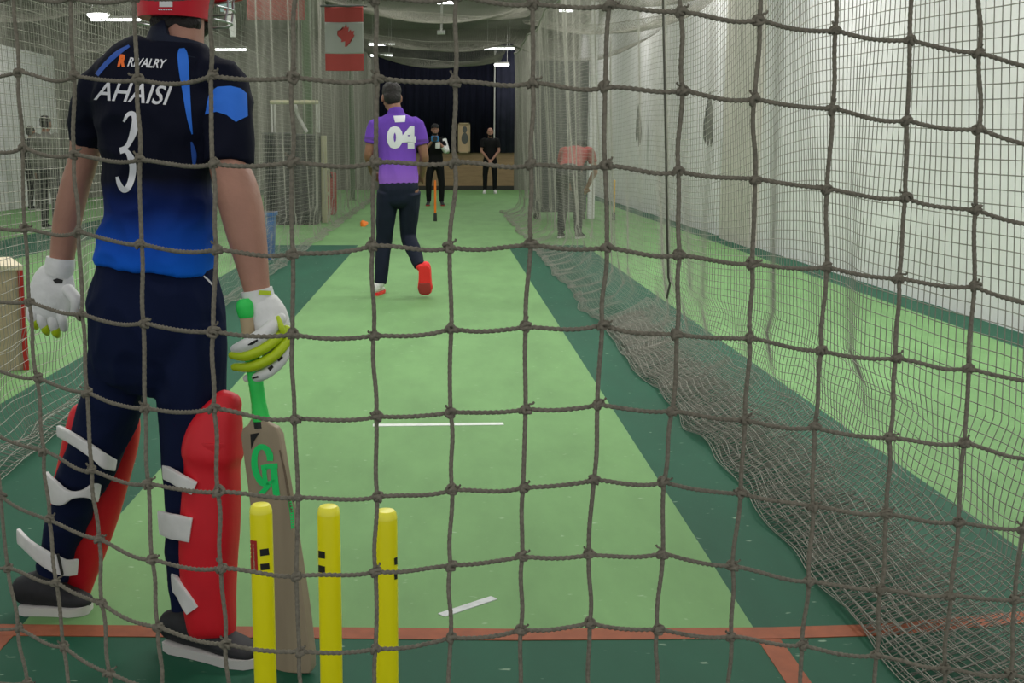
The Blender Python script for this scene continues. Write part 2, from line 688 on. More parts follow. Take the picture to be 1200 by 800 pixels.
slab('wall_right', (XR, -0.6, 0), (XR + 0.15, YB, ZC), M['white_wall'])
slab('wall_left', (XL - 0.15, -0.6, 0), (XL, YB, ZC), M['grey_wall'])
slab('wall_back', (XL, YB, 0), (XR, YB + 0.15, ZC), M['grey_wall'])
slab('ceiling', (XL, -0.6, ZC), (XR, YB, ZC + 0.15), M['ceiling'])
slab('trim_1', (XL, -0.6, 0.0), (XL + 0.04, 26.8, 3.28), M['white_wall'])       # white lining of the far side wall
slab('trim_2', (-1.95, YB - 0.05, 0.12), (2.08, YB, 1.10), M['plywood'])         # plywood dado
slab('baseboard_back', (-1.95, YB - 0.07, 0), (2.08, YB, 0.12), M['base'])
slab('trim_3', (2.56, 20.7, 0), (2.68, 20.82, ZC), M['white_wall'])
slab('trim_4', (XR - 0.10, 14.6, 0), (XR, 16.2, ZC), M['beige_panel'])


def ground_strip(name, pts, w, m, z=0.002, kind='structure'):
    vs, fs = [], []
    pts = [V((p[0], p[1], 0)) for p in pts]
    for i, p in enumerate(pts):
        t = (pts[min(i + 1, len(pts) - 1)] - pts[max(i - 1, 0)]).normalized()
        nn = V((-t.y, t.x, 0)) * w / 2
        for q in (p + nn, p - nn):
            vs.append((q.x, q.y, z))
    n = len(vs)
    vs += [(x, y, 0.0002) for x, y, _ in vs]
    for i in range(len(pts) - 1):
        fs.append((2 * i, 2 * i + 1, 2 * i + 3, 2 * i + 2))
        fs.append((2 * i, 2 * i + 2, n + 2 * i + 2, n + 2 * i))
        fs.append((2 * i + 1, n + 2 * i + 1, n + 2 * i + 3, 2 * i + 3))
    fs += [(0, n, n + 1, 1), (2 * len(pts) - 2, 2 * len(pts) - 1, n + 2 * len(pts) - 1, n + 2 * len(pts) - 2)]
    return tag(MB().add(vs, fs).build(name, m, smooth=False), kind=kind)


ground_strip('trim_5', [(-4.4, 2.87), (-1.18, 2.86), (0.18, 2.83), (0.86, 2.84), (1.15, 2.86), (1.6, 2.95), (3.9, 3.05)], 0.07, M['orange_line'])
ground_strip('trim_6', [(0.836, 2.80), (0.866, 0.3)], 0.06, M['orange_line'], 0.0015)
ground_strip('trim_7', [(-1.15, 2.84), (-1.17, 0.3)], 0.06, M['orange_line'], 0.0015)
ground_strip('trim_8', [G(437, 498.3)[:], G(590, 496.6)[:]], 0.045, M['white_line'])
ts = MB()
a, b = G(517, 721), G(579, 700.5)
t_ = (b - a).normalized()
n_ = V((-t_.y, t_.x, 0)) * 0.014
ts.add([a + n_ + V((0, 0, .002)), a - n_ + V((0, 0, .002)), b - n_ + V((0, 0, .002)), b + n_ + V((0, 0, .002)),
        a + n_ * 1.02, a - n_ * 1.02, b - n_ * 1.02, b + n_ * 1.02],
       [(0, 1, 2, 3), (0, 4, 5, 1), (1, 5, 6, 2), (2, 6, 7, 3), (3, 7, 4, 0)])
tag(ts.build('floor_tape', M['tape'], smooth=False), 'short strip of pale tape stuck aslant on the green floor', 'tape')

# navy curtain over the end wall
cb = MB()
nx = 120
for i in range(nx + 1):
    x = -1.95 + 4.03 * i / nx
    y = YB - 0.10 + 0.025 * math.sin(i * 0.9) + 0.01 * math.sin(i * 2.3)
    cb.v += [(x, y, 1.10), (x, y, 4.25)]
for i in range(nx):
    cb.f.append((2 * i, 2 * i + 2, 2 * i + 3, 2 * i + 1))
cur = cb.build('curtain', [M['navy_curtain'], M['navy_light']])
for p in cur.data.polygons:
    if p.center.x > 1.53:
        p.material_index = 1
sol = cur.modifiers.new('thick', 'SOLIDIFY')
sol.thickness = 0.01
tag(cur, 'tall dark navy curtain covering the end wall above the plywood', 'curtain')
pw = MB().loft([(1.48, YB - 0.17, 1.12), (1.48, YB - 0.17, 4.2)], [0.022, 0.022], n=10).build('wall_pipe', M['metal'])
tag(pw, 'thin white vertical pipe in front of the navy curtain', 'pipe')
# notice frame on the end wall
pr = empty('poster', (0.59, YB - 0.18, 1.12), 'small wood framed poster standing on the plywood by the navy curtain', 'poster')
MB().span((0.42, YB - 0.17, 1.12), (0.74, YB - 0.15, 1.96)).build('sheet', M['poster'], pr, False)
fb = MB()
for a, b in (((0.40, 1.10), (0.44, 1.98)), ((0.72, 1.10), (0.76, 1.98)), ((0.40, 1.94), (0.76, 1.98)), ((0.40, 1.10), (0.76, 1.14))):
    fb.span((a[0], YB - 0.20, a[1]), (b[0], YB - 0.15, b[1]))
fb.build('frame', M['beige'], pr, False)
ig = MB().ell((0.60, YB - 0.172, 1.78), (0.07, 0.004, 0.10)).ell((0.60, YB - 0.172, 1.52), (0.10, 0.004, 0.17))
ig.build('picture', M['grey_panel'], pr)

# ------------------------------------------------------------------ nets
def prof_interp(pts):
    pts = np.array(pts, dtype=np.float64)
    d = np.concatenate([[0], np.cumsum(np.hypot(np.diff(pts[:, 0]), np.diff(pts[:, 1])))])
    return lambda u: (np.interp(u, d, pts[:, 0]), np.interp(u, d, pts[:, 1])), d[-1]


def side_net(name, xtop, xbot, ztop, y0, y1, drape, mesh, r, fold, sgn, label, seam=None, lift=None, dmesh=None, material='netting', cablew=0.012, thin=None, cable='cable'):
    root = empty(name, (xtop, (y0 + y1) / 2, 0), label, 'net')
    pf, dl = prof_interp(drape)
    hh = ztop - drape[0][1]
    L = hh + dl
    dmesh = dmesh or mesh

    def pos(t, Y):
        # t, Y broadcastable arrays
        t, Y = np.broadcast_arrays(t, Y)
        up = t < hh
        k = np.clip(t / hh, 0, 1)
        dx, dz = pf(np.clip(t - hh, 0, dl))
        X = np.where(up, xtop + (drape[0][0] - xtop) * k, dx)
        Z = np.where(up, ztop - t, dz)
        w = 0.35 + 0.65 * k
        X = X + fold * w * (np.sin(2.3 * Y + 0.8 * t) + 0.6 * np.sin(5.1 * Y + 1.3 - 1.1 * t) + 0.3 * np.sin(11 * Y)) * np.where(up, 1, 0.55)
        dz_floor = 0.014 * (np.sin(7 * Y + 9 * t) + np.sin(13 * Y - 5 * t)) * 0.5
        X = np.where(up, X, X + 0.013 * np.sin(3.1 * Y + 2) + 0.009 * np.sin(9.7 * Y + 20 * t))
        if lift is not None:
            Z = Z + lift(Y) * np.clip(Z / ztop, 0, 1)
        Z = np.where(up, Z, np.maximum(Z + dz_floor, 0.006))
        Z = np.maximum(Z, 0.006)
        return np.stack([X, Y + 0.02 * np.sin(3 * t + 5 * Y), Z], axis=-1)
    tv = np.concatenate([np.arange(0, hh, 0.16), np.arange(hh, L, 0.03), [L]])
    Ys = np.arange(y0, y1, mesh)
    lv = pos(tv[None, :], Ys[:, None])
    th = np.concatenate([np.arange(0, hh, mesh), np.arange(hh, L, dmesh), [L]])
    yy = np.concatenate([np.arange(y0, min(9, y1), 0.05), np.arange(min(9, y1), y1, 0.12), [y1]])
    lh = pos(th[:, None], yy[None, :])
    if thin:
        Lf = hh + thin[1]
        ka = int((thin[0] - y0) / mesh)
        la = np_tubes(lv[:ka], (0, 1, 0.01), r * 1.42)
        lb = np_tubes(lv[ka:][:, tv < Lf], (0, 1, 0.01), r)
        hn = yy < thin[0] + .05
        lc = np_tubes(lh[:, hn], (1, 0, 0.01), r * 1.42)
        ld = np_tubes(lh[th < Lf][:, ~hn | (yy > thin[0] - .05)], (1, 0, 0.01), r)
    near = int((7 - y0) / mesh)
    rn = r * 1.32
    v, f = np_join([np_tubes(lv[:near], (0, 1, 0.01), rn), np_tubes(lv[near:], (0, 1, 0.01), r), np_tubes(lh[:, yy < 7.06], (1, 0, 0.01), rn), np_tubes(lh[:, yy > 6.94], (1, 0, 0.01), r)]) if near > 0 else np_join([np_tubes(lv, (0, 1, 0.01), r), np_tubes(lh, (1, 0, 0.01), r)])
    if thin:
        v, f = np_join([la, lb, lc, ld])
    link('netting', np_mesh('netting', v, f), M[material], root)
    ct = pos(np.zeros((1, 1)), np.linspace(y0, y1, 60)[None, :])
    v, f = np_tubes(ct, (1, 0, 0), cablew, 8)
    link('top_cable', np_mesh('top_cable', v, f), M[cable], root)
    if seam is not None:
        sv = pos(np.linspace(0, hh + 0.1, 60)[None, :], np.full((1, 1), seam))
        sv[..., 0] -= 0.01 * sgn
        v, f = np_tubes(sv, (0, 1, 0), 0.007, 8)
        link('seam_rope', np_mesh('seam_rope', v, f), M['darkrope'], root)
    return root


def lift_r(Y):
    s = np.clip((Y - 4.3) / 2.6, 0, 1)
    return -0.55 * (s * s * (3 - 2 * s)) + 0.35 + 0.05 * np.sin(1.7 * Y)


drape_r = [(1.47, 0.40), (1.46, 0.20), (1.38, 0.10), (1.26, 0.05), (1.14, 0.02), (1.08, 0.012), (1.13, 0.035), (1.24, 0.06), (1.38, 0.12), (1.30, 0.10), (1.18, 0.06), (1.10, 0.03), (1.16, 0.06), (1.30, 0.12), (1.44, 0.20)]
side_net('divider_net', 1.34, 1.47, 3.2, 1.35, 22.8, drape_r, 0.036, 0.00122, 0.03, 1,
         'fine grey mesh net with a thick bunched hem, hanging toward the white wall', seam=7.4, lift=lift_r, dmesh=0.030, thin=(8.2, 0.72))
drape_l = [(-1.86, 0.40), (-1.85, 0.14), (-1.80, 0.04), (-1.72, 0.015), (-1.68, 0.02), (-1.73, 0.04), (-1.80, 0.06), (-1.74, 0.07)]
side_net('divider_net', -1.86, -1.86, 3.5, 3.2, 30.0, drape_l, 0.046, 0.0013, 0.03, -1,
         'fine grey mesh net hanging between the batting lane and the wooden crate', cablew=0.02, cable='darkrope')
drape_f = [(-4.75, 0.3), (-4.74, 0.1), (-4.66, 0.02), (-4.56, 0.02)]
side_net('divider_net', -4.75, -4.75, 3.6, 8.0, 32.0, drape_f, 0.06, 0.0016, 0.05, -1,
         'distant grey mesh net in front of the two people standing by the white lining', cablew=0.015)


def roof_net(name, xa, xb, za, zb, y0, y1, mesh, r, sagx, sagy, period, phase, label):
    root = empty(name, ((xa + xb) / 2, (y0 + y1) / 2, 3.2), label, 'net')

    def pos(X, Y):
        X, Y = np.broadcast_arrays(X, Y)
        k = (X - xa) / (xb - xa)
        z = za + (zb - za) * k - sagx * 4 * k * (1 - k) * (0.7 + 0.3 * np.sin(Y * 0.9))
        q = np.abs(np.sin(PI * (Y - phase) / period))
        z = z - sagy * (q ** 0.7) * (0.45 + 0.55 * 4 * k * (1 - k)) + 0.02 * np.sin(3 * X + 2 * Y)
        return np.stack([X, Y, z], axis=-1)
    xs = np.arange(xa, xb + 1e-6, mesh)
    ys = np.arange(y0, y1, mesh)
    a = pos(xs[:, None], np.arange(y0, y1, 0.15)[None, :])
    b = pos(np.linspace(xa, xb, 16)[None, :], ys[:, None])
    v, f = np_join([np_tubes(a, (1, 0, 0), r), np_tubes(b, (0, 1, 0), r)])
    link('netting', np_mesh('netting', v, f), M['roofnet'], root)
    n = int((y1 - phase) / period) + 1
    for i in range(n):
        Y = phase + i * period
        if Y < y0 or Y > y1:
            continue
        c = pos(np.linspace(xa, xb, 20)[None, :], np.full((1, 1), Y))
        v, f = np_tubes(c, (0, 1, 0), 0.008, 6)
        link('cross_cable', np_mesh('cross_cable', v, f), M['cable'], root)
    return root


roof_net('roof_net', -1.86, 1.34, 3.62, 3.45, 6.0, 30.0, 0.04, 0.0016, 0.12, 0.34, 4.9, 5.4,
         'sagging grey roof net slung over the batting lane')
roof_net('roof_net', 1.34, 3.9, 3.4, 3.5, 7.0, 24.0, 0.04, 0.0016, 0.15, 0.40, 4.5, 7.0,
         'sagging grey roof net slung over the next lane beside the white wall')
roof_net('roof_net', -8.7, -4.75, 3.55, 3.65, 10.0, 30.0, 0.07, 0.0017, 0.15, 0.4, 5.0, 10.0,
         'sagging grey roof net slung over the lane with the two people')

# the coarse rope net in front of everything
K = [
    [(-40, -5), (-38, 88), (-33, 178), (-28, 262), (-22, 350), (-14, 430), (-7, 508), (1, 581), (9, 665), (21, 736), (32, 800)],
    [(16, -6), (22, 84), (27, 172), (29, 268), (34, 353), (43, 442), (52, 528), (58, 609), (66, 682), (74, 757), (86, 826)],
    [(83, -3), (87, 89), (87, 181), (92, 271), (96, 368), (102, 459), (108, 551), (116, 631), (119, 706), (128, 788), (138, 856)],
    [(157, -3), (161, 93), (164, 187), (166, 286), (168, 378), (170, 478), (174, 566), (178, 655), (185, 734), (189, 808), (196, 880)],
    [(250, -8), (247, 89), (249, 192), (254, 292), (250, 388), (250, 478), (255, 576), (259, 665), (264, 754), (268, 832), (272, 905)],
    [(347, -8), (342, 91), (342, 190), (343, 297), (343, 392), (345, 490), (349, 583), (347, 675), (351, 763), (353, 842), (356, 915)],
    [(440, -2), (443, 92), (440, 190), (437, 288), (438, 393), (441, 488), (442, 582), (440, 670), (440, 760), (440, 843), (440, 916)],
    [(535, -4), (533, 95), (533, 190), (527, 290), (529, 385), (528, 483), (530, 574), (528, 662), (528, 747), (526, 833), (525, 905)],
    [(624, 5), (624, 97), (622, 193), (622, 286), (616, 383), (616, 479), (613, 571), (612, 652), (610, 738), (609, 822), (608, 895)],
    [(714, 6), (709, 102), (709, 194), (711, 290), (706, 380), (700, 474), (696, 562), (690, 650), (691, 730), (690, 813), (688, 890)],
    [(797, 14), (800, 106), (795, 201), (797, 299), (793, 392), (788, 481), (778, 565), (777, 648), (770, 737), (770, 815), (768, 892)],
    [(890, 23), (884, 116), (885, 209), (881, 309), (879, 396), (873, 492), (868, 578), (858, 663), (857, 745), (852, 826), (850, 900)],
    [(979, 36), (975, 127), (969, 221), (969, 313), (962, 411), (954, 501), (953, 593), (948, 681), (940, 756), (938, 836), (934, 910)],
    [(1066, 47), (1062, 141), (1061, 232), (1053, 326), (1050, 420), (1042, 513), (1039, 602), (1032, 691), (1027, 768), (1023, 846), (1018, 920)],
    [(1147, 62), (1147, 151), (1143, 246), (1142, 336), (1135, 431), (1130, 519), (1123, 612), (1114, 697), (1108, 783), (1104, 862), (1100, 935)],
    [(1235, 82), (1232, 175), (1228, 265), (1222, 360), (1218, 450), (1210, 537), (1199, 620), (1190, 702), (1185, 790), (1180, 868), (1176, 940)],
]
for c in K:
    (x0, y0), (x1, y1) = c[0], c[1]
    c.insert(0, (2 * x0 - x1, 2 * y0 - y1 + 2))


def net_y(px, py):
    y = 0.75
    if px < 300:
        y += 0.16 * ((300 - px) / 300) ** 1.3
    if px > 750:
        y += 0.05 * ((px - 750) / 450)
    return y + 0.012 * math.sin(px * 0.013 + py * 0.004)


KN = [[P(x, y, net_y(x, y) + random.uniform(-.004, .004)) for x, y in c] for c in K]
RR = 0.00140


def rope_path(a, b, sag, skew, jit, n):
    d = b - a
    out = []
    perp = V((-d.z, 0, d.x)).normalized()
    j1, j2 = random.uniform(-1, 1) * jit, random.uniform(-1, 1) * jit
    for i in range(n + 1):
        t = i / n
        tt = t ** (1 + skew)
        p = a + d * t
        p.z -= sag * 4 * tt * (1 - tt)
        p += perp * (j1 * math.sin(PI * t) + j2 * math.sin(2 * PI * t))
        p.y += 0.4 * j2 * math.sin(PI * t)
        out.append(p)
    return out


def twisted(path, r, pitch, n=9, amp=0.24, phase=0.0):
    p = np.array([q[:] for q in path])
    t = np.gradient(p, axis=0)
    t /= np.linalg.norm(t, axis=1, keepdims=True)
    ref = np.array((0, 1.0, 0))
    s = ref - t * (t @ ref)[:, None]
    s /= np.linalg.norm(s, axis=1, keepdims=True)
    b = np.cross(t, s)
    L = np.concatenate([[0], np.cumsum(np.linalg.norm(np.diff(p, axis=0), axis=1))])
    th = np.arange(n) * 2 * PI / n
    rr = r * (1 + amp * np.cos(3 * (th[None, :] - 2 * PI * L[:, None] / pitch) + phase))
    v = p[:, None, :] + s[:, None, :] * (rr * np.cos(th))[..., None] + b[:, None, :] * (rr * np.sin(th))[..., None]
    v = v.reshape(-1, 3)
    i = np.arange(len(p) - 1)[:, None] * n
    j = np.arange(n)[None, :]
    k = (j + 1) % n
    f = np.stack([i + j, i + k, i + n + k, i + n + j], axis=-1).reshape(-1, 4)
    return v, f


parts = []
nc, nr = len(KN), len(KN[0])
for ci in range(nc):
    for ri in range(nr):
        a = KN[ci][ri]
        if ri + 1 < nr:
            parts.append(twisted(rope_path(a, KN[ci][ri + 1], 0, 0, 0.0009, 44), RR * 1.06, 0.0125, amp=0.09, phase=random.random() * 6))
        if ci + 1 < nc:
            sag = 0.0024 if ci > 3 else 0.0036
            parts.append(twisted(rope_path(a, KN[ci + 1][ri], sag * random.uniform(.5, 1.1), random.uniform(.1, .9), 0.0007, 60), RR * 0.97, 0.0115, amp=0.30, phase=random.random() * 6))
        # the knot: three turns of cord round the crossing
        for ax in range(3):
            axis = V((random.uniform(-.5, .5) + (0.8 if ax == 0 else -0.3), random.uniform(-.4, .4), random.uniform(-.4, .4) + (0.9 if ax == 1 else 0.5))).normalized()
            u = axis.orthogonal().normalized()
            w = axis.cross(u)
            cc = a + V((random.uniform(-1, 1), random.uniform(-.6, .2), random.uniform(-1, 1))) * 0.0011
            pth = []
            R1 = 0.0024 + 0.0003 * ax
            for i in range(15):
                th = 2 * PI * i / 14
                pth.append(cc + u * R1 * math.cos(th) + w * R1 * math.sin(th) * 1.1 + axis * 0.0012 * math.sin(th * 2))
            parts.append(twisted(pth, RR * 0.95, 0.011, n=7, amp=0.18))
        if random.random() < 0.7:
            # frayed end
            d = V((random.uniform(-.7, 1), random.uniform(-.6, .2), random.uniform(0.2, 1))).normalized()
            pth = [a + d * (0.002 + 0.0055 * i / 6) + V((0, 0, 0.0008 * math.sin(i))) for i in range(7)]
            parts.append(twisted(pth, RR * 0.55, 0.01, n=5, amp=0.2))

# the same net goes on past the frame: sideways, up to its cable and down to the floor
ext = {}
nl, nrr, nup, ndn = 9, 9, 5, 17
for ci in range(-nl, nc + nrr):
    for ri in range(-nup, nr + ndn):
        cc, rc = min(max(ci, 0), nc - 1), min(max(ri, 0), nr - 1)
        p = KN[cc][rc].copy()
        p.x += (ci - cc) * 0.049
        if ci < cc:
            p.y += (cc - ci) * 0.012
        p.z -= (ri - rc) * 0.0505
        if cc != ci or rc != ri:
            p += V((random.uniform(-.003, .003), random.uniform(-.003, .003), 0))
        p.z = max(p.z, 0.004)
        ext[ci, ri] = p
inside = lambda a, b: 0 <= a < nc and 0 <= b < nr
for (ci, ri), p in ext.items():
    for dc, dr_ in ((1, 0), (0, 1)):
        o_ = ext.get((ci + dc, ri + dr_))
        if o_ is None or (inside(ci, ri) and inside(ci + dc, ri + dr_)) or (o_ - p).length < .01:
            continue
        parts.append(twisted(rope_path(p, o_, 0.003 if dc else 0, 0, .0008, 8), RR, 0.0125, n=6, amp=0.1))
    if not inside(ci, ri):
        parts.append(twisted([p + V((math.cos(k) * .0022, math.sin(k * 1.3) * .0016, math.sin(k) * .0026)) for k in np.linspace(0, 6.28, 9)], RR, .011, n=5, amp=.1))
tops = [ext[ci, -nup] for ci in range(-nl, nc + nrr)]
root = empty('rope_net', (KN[7][6].x, KN[7][6].y, 0), 'coarse knotted rope net with wide square meshes closing the lane end', 'net')
v, f = np_join(parts)
link('netting', np_mesh('netting', v, f), M['rope'], root)
MB().loft(tops, [.005] * len(tops), (0, 1, 0), 8).build('top_cable', M['rope'], root)

# ------------------------------------------------------------------ people
def add_head(mb, c, fwd, s=1.0, up=(0, 0, 1)):
    fwd = V(fwd).normalized()
    up = V(up)
    up = (up - fwd * up.dot(fwd)).normalized()
    rt = fwd.cross(up)
    rot = Matrix((rt, fwd, up)).transposed()

    def at(x, y, z):
        return V(c) + rt * x * s + fwd * y * s + up * z * s
    mb.ell(at(0, -0.012, 0.03), (0.076 * s, 0.096 * s, 0.088 * s), rot)
    mb.ell(at(0, 0.022, -0.045), (0.060 * s, 0.070 * s, 0.072 * s), rot)
    mb.ell(at(0, 0.062, -0.092), (0.030 * s, 0.028 * s, 0.024 * s), rot)      # chin
    mb.loft([at(0, 0.085, 0.012), at(0, 0.102, -0.018), at(0, 0.108, -0.036)], [0.010 * s, 0.013 * s, 0.015 * s], rt, 10)   # nose
    mb.loft([at(-0.045, 0.076, 0.022), at(0, 0.090, 0.026), at(0.045, 0.076, 0.022)], [0.012 * s] * 3, up, 10)             # brow
    mb.loft([at(-0.022, 0.082, -0.064), at(0, 0.090, -0.064), at(0.022, 0.082, -0.064)], [(0.011 * s, 0.009 * s)] * 3, up, 10)   # lips
    for k in (-1, 1):
        mb.ell(at(k * 0.078, -0.005, -0.015), (0.012 * s, 0.022 * s, 0.034 * s), rot, 14)
        mb.ell(at(k * 0.045, 0.055, -0.030), (0.022 * s, 0.02 * s, 0.022 * s), rot, 12)
    return at, rot


def add_hand(mb, wrist, d, pn, s=1.0, side=1, curl=0.5):
    d = V(d).normalized()
    pn = V(pn)
    pn = (pn - d * pn.dot(d)).normalized()
    ac = d.cross(pn) * side
    w = V(wrist)
    mb.loft([w, w + d * 0.035 * s, w + d * 0.085 * s], [(0.026 * s, 0.018 * s), (0.036 * s, 0.016 * s), (0.040 * s, 0.013 * s)], ac, 14)
    for i, (o, L) in enumerate(((-0.030, 0.068), (-0.010, 0.078), (0.010, 0.073), (0.029, 0.058))):
        b = w + d * 0.082 * s + ac * o * s
        k1 = d + pn * curl * 0.5
        k2 = d * (1 - curl * 0.6) + pn * curl
        p1 = b + k1.normalized() * L * 0.5 * s
        p2 = p1 + k2.normalized() * L * 0.5 * s
        mb.loft([b, p1, p2], [0.0095 * s, 0.009 * s, 0.0075 * s], ac, 10)
    b = w + d * 0.025 * s - ac * 0.030 * s
    mb.loft([b, b + (d * 0.6 - ac * 0.7 + pn * 0.2).normalized() * 0.035 * s, b + (d * 0.9 - ac * 0.45 + pn * 0.4).normalized() * 0.065 * s], [0.013 * s, 0.011 * s, 0.009 * s], pn, 10)


def add_shoe(root, heel, toe, up, s, upper, sole, name='shoe', ankle=None, w=1.0):
    """heel and toe are the two ends of the sole line"""
    heel, toe, up = V(heel), V(toe), V(up)
    d = (toe - heel)
    L = d.length
    d.normalize()
    up = (up - d * up.dot(d)).normalized()
    rt = d.cross(up)
    mb = MB()
    prof = [(0.07, 0.062, 0.031, 0.040), (0.22, 0.066, 0.035, 0.048), (0.42, 0.060, 0.036, 0.044), (0.62, 0.045, 0.040, 0.030), (0.80, 0.036, 0.041, 0.022), (0.93, 0.030, 0.032, 0.016)]
    mb.loft([heel + d * L * t + up * z * s for t, z, a, b in prof], [(a * s * w, b * s) for t, z, a, b in prof], rt, 18, sub=3)
    if ankle is not None:
        mb.loft([heel + d * L * 0.24 + up * 0.06 * s, V(ankle)], [(0.036 * s, 0.042 * s), (0.037 * s, 0.040 * s)], rt, 16)
    o = mb.build(name, upper, root, voxel=0.006, iters=3)
    so = MB()
    pr = [(0.03, 0.026), (0.12, 0.036), (0.35, 0.036), (0.55, 0.039), (0.75, 0.045), (0.92, 0.036), (0.985, 0.02)]
    n = 0
    vs, fs = [], []
    for t, a in pr:
        for z, k in ((0.001, 0.96), (0.026, 1.03)):
            for sgn in (-1, 1):
                vs.append(heel + d * L * t + rt * a * s * k * sgn * w + up * z * s)
    R = len(pr)
    for i in range(R - 1):
        q, r_ = 4 * i, 4 * i + 4
        fs += [(q, q + 1, r_ + 1, r_), (q + 2, r_ + 2, r_ + 3, q + 3), (q, r_, r_ + 2, q + 2), (q + 1, q + 3, r_ + 3, r_ + 1)]
    fs += [(0, 2, 3, 1), (4 * R - 4, 4 * R - 3, 4 * R - 1, 4 * R - 2)]
    so.add(vs, fs)
    so.build('sole', sole, o)
    return o


def human(root, J, mt, s=1.0, voxel=0.008, sleeve=0.62, hair=True, wrinkle=0.004, hand_curl=0.5, beard=False, cap=None, torso_r=(1, 1), shoes=True):
    """a clothed figure on the joints J (places in the hall), ~1.75 m at s = 1"""
    fw = V(J['fwd']).normalized()
    rs = (J['shR'] - J['shL']).normalized()
    rp = (J['hipR'] - J['hipL']).normalized()
    ref = (rs + rp).normalized()
    pel, nk = J['pel'], J['neck']
    dn = (nk - pel)

    def tp(t, f=0.0):
        return pel + dn * t + fw * f * s
    ws, dp = torso_r
    tors = [(-0.02, 0.150, 0.105), (0.10, 0.160, 0.112), (0.30, 0.146, 0.104), (0.50, 0.152, 0.108), (0.70, 0.172, 0.118), (0.86, 0.172, 0.105), (0.95, 0.110, 0.075), (1.0, 0.062, 0.060)]
    b = MB()
    b.loft([tp(t) for t, _, _ in tors], [(a * s * ws * 0.93, q * s * dp * 0.92) for _, a, q in tors], ref, 20, sub=2)
    b.loft([nk - dn.normalized() * 0.05 * s, nk + (J['head'] - nk) * 0.45, J['head'] - V((0, 0, 0.03 * s))], [0.064 * s, 0.056 * s, 0.058 * s], ref, 16)
    at, rot = add_head(b, J['head'], J.get('look', fw), s)
    for k in 'LR':
        sh, el, wr = J['sh' + k], J['el' + k], J['wr' + k]
        b.loft([sh, sh.lerp(el, 0.4), el, el.lerp(wr, 0.3), wr], [0.050 * s, 0.047 * s, 0.039 * s, 0.041 * s, 0.027 * s], fw, 14, sub=3)
        hd = J.get('ha' + k, (wr - el))
        add_hand(b, wr, hd, J.get('pn' + k, fw), s, 1 if k == 'L' else -1, hand_curl)
        hp, kn, an = J['hip' + k], J['kn' + k], J['an' + k]
        b.loft([hp, hp.lerp(kn, .5), kn, kn.lerp(an, .35), an], [0.080 * s, 0.066 * s, 0.050 * s, 0.050 * s, 0.034 * s], ref, 14, sub=3)
    b.build('body', mt['skin'], root, voxel=voxel, iters=3)
    # shirt
    sm = MB()
    sm.loft([tp(t) for t, _, _ in tors[:-1]] + [tp(0.985)], [(a * s * ws + 0.012, q * s * dp + 0.012) for _, a, q in tors[:-1]] + [(0.07 * s, 0.066 * s)], ref, 22, sub=2)
    for k in 'LR':
        sh, el, wr = J['sh' + k], J['el' + k], J['wr' + k]
        if sleeve <= 1:
            e = sh.lerp(el, sleeve)
            sm.loft([sh.lerp(tp(0.86), .25), sh, sh.lerp(el, sleeve * .6), e], [0.066 * s, 0.066 * s, 0.064 * s, 0.062 * s], fw, 16, cap=False, sub=2)
        else:
            sm.loft([sh.lerp(tp(0.86), .25), sh, el, wr], [0.066 * s, 0.064 * s, 0.054 * s, 0.042 * s], fw, 16, cap=False, sub=3)
    sh_o = sm.build('shirt', mt['shirt'], root, voxel=voxel, iters=3, wrinkle=wrinkle)
    # trousers
    tm = MB()
    tm.loft([tp(0.06), tp(-0.06), tp(-0.16)], [(0.162 * s * ws, 0.118 * s * dp), (0.172 * s * ws, 0.126 * s * dp), (0.150 * s * ws, 0.115 * s * dp)], ref, 20, sub=2)
    for k in 'LR':
        hp, kn, an = J['hip' + k], J['kn' + k], J['an' + k]
        tm.loft([hp, hp.lerp(kn, .5), kn, kn.lerp(an, .4), an], [(0.094 * s, 0.104 * s), (0.085 * s, 0.09 * s), 0.070 * s, 0.064 * s, 0.050 * s], ref, 16, cap=False, sub=3)
    tr_o = tm.build('trousers', mt['trousers'], root, voxel=voxel, iters=3, wrinkle=wrinkle)
    if hair:
        h = MB()
        h.ell(at(0, -0.022, 0.045), (0.081 * s, 0.094 * s, 0.086 * s), rot)
        h.ell(at(0, -0.045, -0.01), (0.074 * s, 0.062 * s, 0.075 * s), rot)
        h.build('hair', mt['hair'], root, voxel=max(0.006, voxel * .8), iters=2, wrinkle=0.003, wscale=40, wstretch=(1, 1, 1))
    if beard:
        h = MB()
        h.ell(at(0, 0.035, -0.085), (0.056 * s, 0.060 * s, 0.042 * s), rot)
        h.build('beard', mt['hair'], root, voxel=0.008, iters=2)
    if cap:
        h = MB()
        h.ell(at(0, -0.005, 0.062), (0.084 * s, 0.104 * s, 0.070 * s), rot)
        h.loft([at(-0.05, 0.10, 0.055), at(0, 0.15, 0.05), at(0.05, 0.10, 0.055)], [(0.03 * s, 0.006)] * 3, fw, 12)
        h.build('cap', cap, root, voxel=0.008, iters=2)
    if shoes:
        for k in 'LR':
            add_shoe(root, J['he' + k], J['to' + k], J.get('fu' + k, V((0, 0, 1))), s, mt['shoe'], mt['sole'], ankle=J['an' + k])
    return at, rot, sh_o, tr_o


